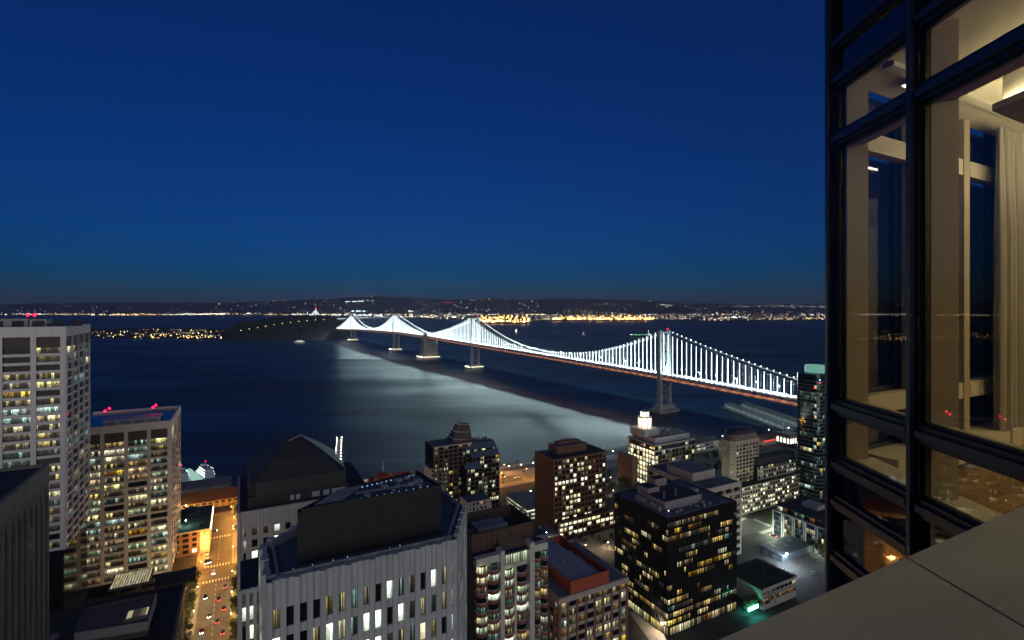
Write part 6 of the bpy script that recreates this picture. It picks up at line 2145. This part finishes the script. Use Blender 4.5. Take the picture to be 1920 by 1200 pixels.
def cargo_ship():
    p = P(1201, 632, 0)
    t = thing('cargo_ship', 'anchored cargo ship with green deck lights beyond the bridge', 'ship', p, math.pi * .99)
    hull(120, 20, 8, 3).build('hull', HULLD, t)
    box(t, 'bridge_house', HULLW, -54, -40, -9, 9, 8, 24)
    for k in range(4):
        for s_ in (-1, 1):
            box(t, 'window', W_BRIGHTC, -53.5, -40.5, s_ * 9, s_ * 9.1, 10 + k * 3.4, 11.6 + k * 3.4)
    MB().bar((-47, 0, 24), (-47, 0, 34), .5, 6).build('mast', MECH, t)
    for k in range(5):
        x = -28 + k * 18
        box(t, 'hatch', HULLD, x, x + 14, -7, 7, 8.4, 10)
        MB().bar((x - 2, 0, 8), (x - 2, 0, 22), .5, 6).build('derrick', MECH, t)
        MB().octa((x - 2, 0, 14), 1.2).build('deck_lamp', EM('green_deck', (.25, 1.0, .35), 26), t)
    MB().octa((56, 0, 16), 1.3).build('bow_lamp', EM('ship_white', (1, .95, .8), 26), t)
    MB().octa((-47, 0, 34.5), 1.3).build('mast_lamp', EM('ship_white', (1, .95, .8), 26), t)
cargo_ship()
def small_boat(u, v, L, label, glow):
    t = thing('motor_boat', label, 'boat', P(u, v, 0), math.pi * .9)
    hull(L, L * .28, L * .09).build('hull', HULLW, t)
    box(t, 'cabin', HULLW, -L * .2, L * .15, -L * .1, L * .1, L * .09, L * .22)
    box(t, 'window', W_BRIGHT, -L * .18, L * .13, -L * .102, L * .102, L * .15, L * .2)
    MB().bar((0, 0, L * .2), (0, 0, L * .5), .2, 5).build('mast', MECH, t)
    MB().octa((0, 0, L * .52), 1.4).build('mast_lamp', EM('boat_lamp_%d' % glow, (1, .95, .85), glow), t)
small_boat(968, 624, 30, 'tug with dazzling white lamp before the orange-lit container port', 160)
small_boat(1094, 628, 26, 'small white boat alone on the water between port and bridge', 12)

# ================================================================ THE FAR SHORE
rl = random.Random(21)
LIGHTS = {'white': EM('far_white', (1.0, .93, .78), 8, False), 'cool': EM('far_cool', (.72, .95, 1.0), 9, False), 'warm': EM('far_warm', (1.0, .62, .26), 7, False),
          'orange': EM('far_orange', (1.0, .5, .14), 40, True), 'red': EM('far_red', (1.0, .08, .12), 7, False)}
L_ = {k: MB() for k in LIGHTS}
def pt(u, d, z, r, c): L_[c].octa(PD(u, d, z), r)
def mixc():
    return rl.choice(('white', 'white', 'warm', 'warm', 'warm', 'cool'))
# shore line lights
for i in range(240):
    u = rl.uniform(-60, 890)
    d0 = F * H / (interp(u, SHORE) - YH)
    d = d0 + 40 + abs(rl.gauss(0, 260))
    pt(u, d, G + rl.uniform(6, 25), rl.choice((2.2, 2.6, 3.2, 4.5, 6)) * (.5 + 1.0 * rl.random() ** 2), mixc())
for (u0, u1, n, c, r) in ((205, 285, 26, 'warm', 9), (170, 200, 8, 'white', 7), (330, 430, 34, 'cool', 7), (335, 420, 22, 'white', 8), (395, 425, 10, 'warm', 6), (460, 480, 5, 'white', 8), (560, 700, 26, 'white', 6), (610, 720, 30, 'cool', 7), (750, 880, 40, 'white', 6), (20, 160, 30, 'white', 5)):
    for i in range(n):
        u = rl.uniform(u0, u1); d0 = F * H / (interp(u, SHORE) - YH)
        pt(u, d0 + rl.uniform(20, 500), G + rl.uniform(8, 40), r * rl.uniform(.5, 1.2), c if rl.random() < .8 else mixc())
# plain and hills
for i in range(2300):
    u = rl.uniform(-80, 1580)
    t = rl.random() ** 1.8
    d = 10600 + t * 6000
    d0 = F * H / (interp(u, SHORE) - YH)
    if d < d0: continue
    dens = .45 + .5 * fbm(u * .012, t * 4) + (.25 if 500 < u < 1000 else 0)
    if rl.random() > dens: continue
    pt(u, d, far_z(u, d) + 14, rl.choice((2.2, 2.6, 3.2, 4.2, 6.4)) * (1.1 if t < .3 else .9), mixc())
for i in range(600):
    u = rl.uniform(985, 1585); d0 = F * H / (interp(u, SHORE) - YH)
    d = d0 + rl.random() ** 1.5 * 3600 + 200
    pt(u, d, G + rl.uniform(6, 20), rl.choice((1.6, 2.0, 2.6, 3.6)), mixc())
for (u0, u1, v, n, c, r) in ((1235, 1262, 585.5, 12, 'white', 6), (1370, 1400, 595, 16, 'cool', 5), (1340, 1560, 584.5, 60, 'white', 4.5), (1450, 1560, 596.5, 26, 'warm', 4), (650, 690, 576, 14, 'cool', 9), (765, 775, 577.5, 6, 'white', 8), (640, 700, 583, 22, 'cool', 7), (835, 850, 584, 8, 'red', 6)):
    for i in range(n):
        u = rl.uniform(u0, u1); vv_ = v + rl.uniform(-1.2, 1.2)
        d = 12800 if v < 580 else F * (H - 15) / (vv_ - YH)
        d = min(d, 15000)
        pt(u, d, far_z(u, d) + 12 if d > 11800 else 15, r * rl.uniform(.6, 1.2), c)
# container port: masts of sodium lamps
for i in range(460):
    if rl.random() < .45: u = rl.uniform(900, 992); v = rl.uniform(592, 606)
    else: u = rl.uniform(1036, 1228); v = 600.5 - abs(rl.gauss(0, 4.2))
    d0 = F * H / (interp(u, SHORE) - YH)
    z = rl.uniform(18, 36)
    d = max(d0 + 30, min(9500, F * (H - z) / (v - YH)))
    pt(u, d, z, rl.choice((1.8, 2.4, 3.2, 4.6)), 'orange' if rl.random() < .8 else 'warm')
for i in range(16):                                          # red mast lamps on the ridge
    u = 478 + i * 14.5
    if u < 700: pt(u, 16800, far_z(u, 16800) + 35, 6, 'red')
names = {'white': ('white_city_lights', 'scattered white house and street lights of the far shore and hills'), 'cool': ('bluish_city_lights', 'bluish-white lamps strung along the far shore'), 'warm': ('warm_city_lights', 'warm yellow lights sprinkled over the far plain and hills'),
         'orange': ('port_lamps', 'dense orange sodium lamps of the far container port'), 'red': ('ridge_beacons', 'red warning lamps along the far hill ridge')}
for k, mb in L_.items():
    stuff(mb.build(names[k][0], LIGHTS[k]), names[k][1], 'lights')

# container cranes
CR = M('crane_steel', (.30, .30, .32), .6, .1, .05)
def crane(u, d, label):
    t = thing('container_crane', label, 'crane', PD(u, d, G), rl.uniform(1.2, 1.9), 'container cranes of the port')
    for x in (-13, 13):
        for y in (-9, 9):
            MB().bar((x, y, 0), (x, y, 42), 1.2).build('leg', CR, t)
    box(t, 'girder', CR, -30, 55, -3, 3, 42, 45)
    MB().bar((-8, 0, 45), (-2, 0, 68), 1.0).build('mast', CR, t)
    MB().bar((-2, 0, 68), (50, 0, 45), .5).build('stay', CR, t)
    box(t, 'machine_house', CR, -28, -14, -5, 5, 45, 51)
    box(t, 'crane_lamp', LIGHTS['orange'], -30, 50, -.9, .9, 40.6, 41.9)
for k, u in enumerate((905, 922, 940, 958, 978, 1050, 1072, 1096, 1120, 1148, 1176, 1204)):
    d0 = F * H / (interp(u, SHORE) - YH)
    crane(u, d0 + 60, 'tall container crane standing at the orange-lit port quay')
# downtown blocks behind the port
for k, (u, v) in enumerate(((1045, 584), (1058, 580), (1066, 582), (1078, 583), (1088, 579), (1097, 581), (1108, 582), (1118, 584), (1130, 585))):
    d = 9800.0
    c = PD(u, d); h = zat(v, d) - G
    t = thing('far_office_tower', 'distant downtown office tower behind the orange-lit port', 'office tower', c, R(20), 'distant downtown towers')
    wd = 30 + 12 * (k % 3)
    box(t, 'wall', M('far_wall', (.10, .09, .085), .8, .2, .02), -wd / 2, wd / 2, -15, 15, 0, h)
    for j in range(6):
        for q in range(3):
            if rl.random() < .6: box(t, 'window', pick(rl, [(W_WARM, 2), (W_PALE, 2), (W_AMBER, 1)]), -wd / 2 + wd * (q + .1) / 3, -wd / 2 + wd * (q + .8) / 3, -15.4, -15.05, h * (j + .2) / 6.3, h * (j + .75) / 6.3)

# flat island: sheds and lamps
TIL = MB(); TIW = MB()
rt = random.Random(9)
for i in range(170):
    u = rt.uniform(120, 432); base_v = interp(u, TI_BASE); fv = interp(u, TI_FAR)
    r_ = rt.random() ** .8
    v = base_v - 1.2 - r_ * (base_v - fv - 4)
    d = F * (H - 9) / (v - YH)
    (TIL if rt.random() < .75 else TIW).octa(PD(u, d, rt.uniform(5, 11)), rt.choice((.6, .8, 1.0, 1.5, 2.1)))
for i in range(46):
    u = rt.uniform(282, 395); d = F * (H - 6) / (rt.uniform(628, 632.5) - YH)
    TIL.octa(PD(u, d, rt.uniform(5, 9)), rt.choice((1.3, 1.8, 2.3)))
stuff(TIL.build('island_lamps', EM('island_orange', (1.0, .6, .22), 13)), 'orange street lamps scattered over the flat island', 'lights')
stuff(TIW.build('island_white_lamps', EM('island_white', (.95, 1, .85), 13)), 'white lamps scattered over the flat island', 'lights')
for k, (u, v, w_, dp, h) in enumerate(((305, 627, 95, 30, 12), (350, 626, 110, 36, 16), (330, 620, 80, 30, 14), (375, 621, 70, 30, 18), (398, 630, 60, 22, 9), (255, 626, 50, 20, 8), (225, 628, 45, 18, 8), (240, 622, 60, 18, 9), (205, 630, 40, 14, 8), (275, 631, 46, 14, 7))):
    t = thing('island_shed', ('long pale hangar' if w_ > 75 else 'low shed') + ' on the flat island, ' + ('tallest, near the causeway', 'widest, behind bright lamps', 'back row', 'domed end', 'by the shore road', 'among houses', 'among dark trees', 'far side', 'at the dark end', 'by the sea wall')[k], 'shed', P(u, v), R(12))
    box(t, 'wall', CONC_W if w_ > 75 else CONC_B, -w_ / 2, w_ / 2, -dp / 2, dp / 2, 0, h * .7)
    MB().add([(-w_ / 2, -dp / 2 - 1, h * .7), (w_ / 2, -dp / 2 - 1, h * .7), (w_ / 2, dp / 2 + 1, h * .7), (-w_ / 2, dp / 2 + 1, h * .7), (-w_ / 2, 0, h), (w_ / 2, 0, h)], [(0, 1, 5, 4), (2, 3, 4, 5), (0, 4, 3), (1, 2, 5), (0, 3, 2, 1)]).build('roof', ROOFG, t)
    for j in range(6): box(t, 'window', pick(rt, [(W_WARM, 2), (W_DARK, 1), (W_PALE, 1)]), -w_ / 2 + w_ * (j + .15) / 6, -w_ / 2 + w_ * (j + .85) / 6, -dp / 2 - .3, -dp / 2 - .05, h * .2, h * .5)
# woods of both islands
wd = MB()
for i in range(5200):
    if i < 4300:
        u = rt.uniform(416, 664); r_ = rt.uniform(.05, .8)
        p = yb_pt(u, r_)
    else:
        u = rt.uniform(110, 430); v = interp(u, TI_BASE) - 1 - rt.random() * 14
        p = P(u, max(v, interp(u, TI_FAR) + 2))
    s = rt.uniform(3, 7)
    for j in range(3):
        c = p + Vector((rt.gauss(0, s * .5), rt.gauss(0, s * .5), s * rt.uniform(.3, 1.5)))
        a = Vector((rt.gauss(0, 1), rt.gauss(0, 1), rt.gauss(0, 1))).normalized(); b = a.orthogonal().normalized()
        wd.add([c + a * s * .8, c + b * s * .6, c - a * s * .8, c - b * s * .6], [(0, 1, 2, 3)])
stuff(wd.build('island_woods', M('woods_dark', (.022, .03, .016), .9, .4, .05)), 'dark woods covering the islands in the bay', 'woods')
# road lamps up the wooded island
for k in range(11):
    u = 452 + k * 15.5; v = 629.5 - k * 1.45
    r_ = .12 + .012 * k
    p = yb_pt(u, r_)
    t = thing('road_lamp', 'orange road lamp on the slope of the wooded island', 'street lamp', p, 0, 'road lamps of the wooded island')
    MB().bar((0, 0, 0), (0, 0, 14), .2, 5).build('pole', POLE, t)
    MB().octa((0, 0, 14.5), 1.5).build('lamp_head', EM('island_orange', (1.0, .6, .22), 13), t)

# the far span: one white mast with fanned cables, then a low lit causeway
def far_span():
    d = 4300.0
    m0 = PD(592, d, 0)
    t = thing('far_bridge', 'distant white single-mast suspension span behind the wooded island with lit causeway', 'bridge', m0, 0)
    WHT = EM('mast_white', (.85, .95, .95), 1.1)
    MB().bar((0, 0, 0), (0, 0, 158), 5, 6, 3.5).build('mast', WHT, t)
    MB().octa((0, 0, 163), 4).build('mast_lamp', RED_L, t)
    far_e = PD(905, 9600, 18) - m0
    near_e = PD(560, 4000, 50) - m0
    for (e, n) in ((near_e, 14), (PD(612, 4750, 50) - m0, 14)):
        for k in range(n):
            q = Vector((0, 0, 154)).lerp(Vector((0, 0, 154)), 0); tt = (k + 1) / n
            base_ = Vector((e.x * tt * .9, e.y * tt * .9, 50))
            MB().bar((0, 0, 154 - 4 * tt), base_, .55, 4).build('cable', WHT, t)
    pts = [near_e, Vector((0, 0, 46)), PD(640, 5200, 44) - m0, PD(690, 6100, 36) - m0, PD(780, 7600, 26) - m0, far_e]
    mb = MB()
    for a, b in zip(pts, pts[1:]):
        mb.bar(a, b, 6, 4)
    mb.build('causeway', CONC_W, t)
    lm = MB()
    for a, b in zip(pts[1:], pts[2:]):
        n = max(2, int((b - a).length / 75))
        for k in range(n):
            lm.octa(a.lerp(b, k / n) + Vector((0, 0, 14)), 2.0)
    stuff(lm.build('causeway_lamps', EM('causeway_lamp', (.9, 1, .9), 14), t))
    for a, b in zip(pts[1:], pts[2:]):
        n = max(2, int((b - a).length / 160))
        for k in range(n):
            q = a.lerp(b, k / n); MB().bar((q.x, q.y, -3), q, 3, 6).build('pier', CONC_W, t)
far_span()

# ---- road paint belongs to its road; roof gear to its roof
def road(n): return bpy.data.objects[n]
for o in list(COL.objects):
    nme = o.name.split('.')[0]
    if nme in ('lane_line', 'crossing_bar', 'tram_rail'):
        z = round(o.data.vertices[0].co.z - G, 3)
        o.parent = road('boulevard' if z in (.02, .018) else 'side_street' if z == .032 else 'main_street')
        del o['kind']
SUB = {'roof': ('roof_unit', 'roof_vent', 'vent', 'condenser', 'flue', 'roof_light', 'roof_track', 'merlon', 'roof_bed', 'planter', 'duct', 'roof_hatch', 'kerb', 'rim_tooth', 'roof_walkway', 'work_lamp'),
       'pyramid': ('louvre_blade', 'roof_rib', 'ridge_cap'), 'attic': ('attic_fin', 'attic_window'), 'lantern_base': ('lantern_pane', 'lantern_post', 'lantern_rim', 'finial'),
       'plant_storey': ('plant_rib', 'plant_panel', 'plant_parapet', 'plant_roof'), 'hull': ('deck_house', 'wheelhouse', 'funnel'), 'body': ('headlight', 'taillight'), 'light_shelf': ('bulkhead', 'cove_strip'),
       'deck': ('railing', 'pile'), 'window_cleaning_rig': ('rig_arm', 'rig_motor'), 'parking_roof': ()}
for t in [o for o in COL.objects if o.parent is None and o.type == 'EMPTY']:
    ch = list(t.children)
    byname = {}
    for c in ch: byname.setdefault(c.name.split('.')[0], c)
    for host, kids in SUB.items():
        if host not in byname: continue
        h = byname[host]
        inv = h.matrix_basis.inverted()
        for c in ch:
            if c.name.split('.')[0] in kids:
                c.parent = h
                c.matrix_parent_inverse = inv

# ================================================================ night air
def haze():
    m = bpy.data.materials.new('haze'); m.use_nodes = True
    nt = m.node_tree; nt.nodes.remove(nt.nodes['Principled BSDF'])
    pv = nd(nt, 'ShaderNodeVolumePrincipled')
    pv.inputs['Color'].default_value = (.76, .77, .92, 1); pv.inputs['Density'].default_value = 3.0e-5; pv.inputs['Anisotropy'].default_value = .3
    nt.links.new(pv.outputs[0], nt.nodes['Material Output'].inputs['Volume'])
    o = MB().box(-24000, 27000, -300, 19500, -3.5, 560).build('haze', m)
    stuff(o, 'thin bluish night haze over the bay', 'haze')
haze()
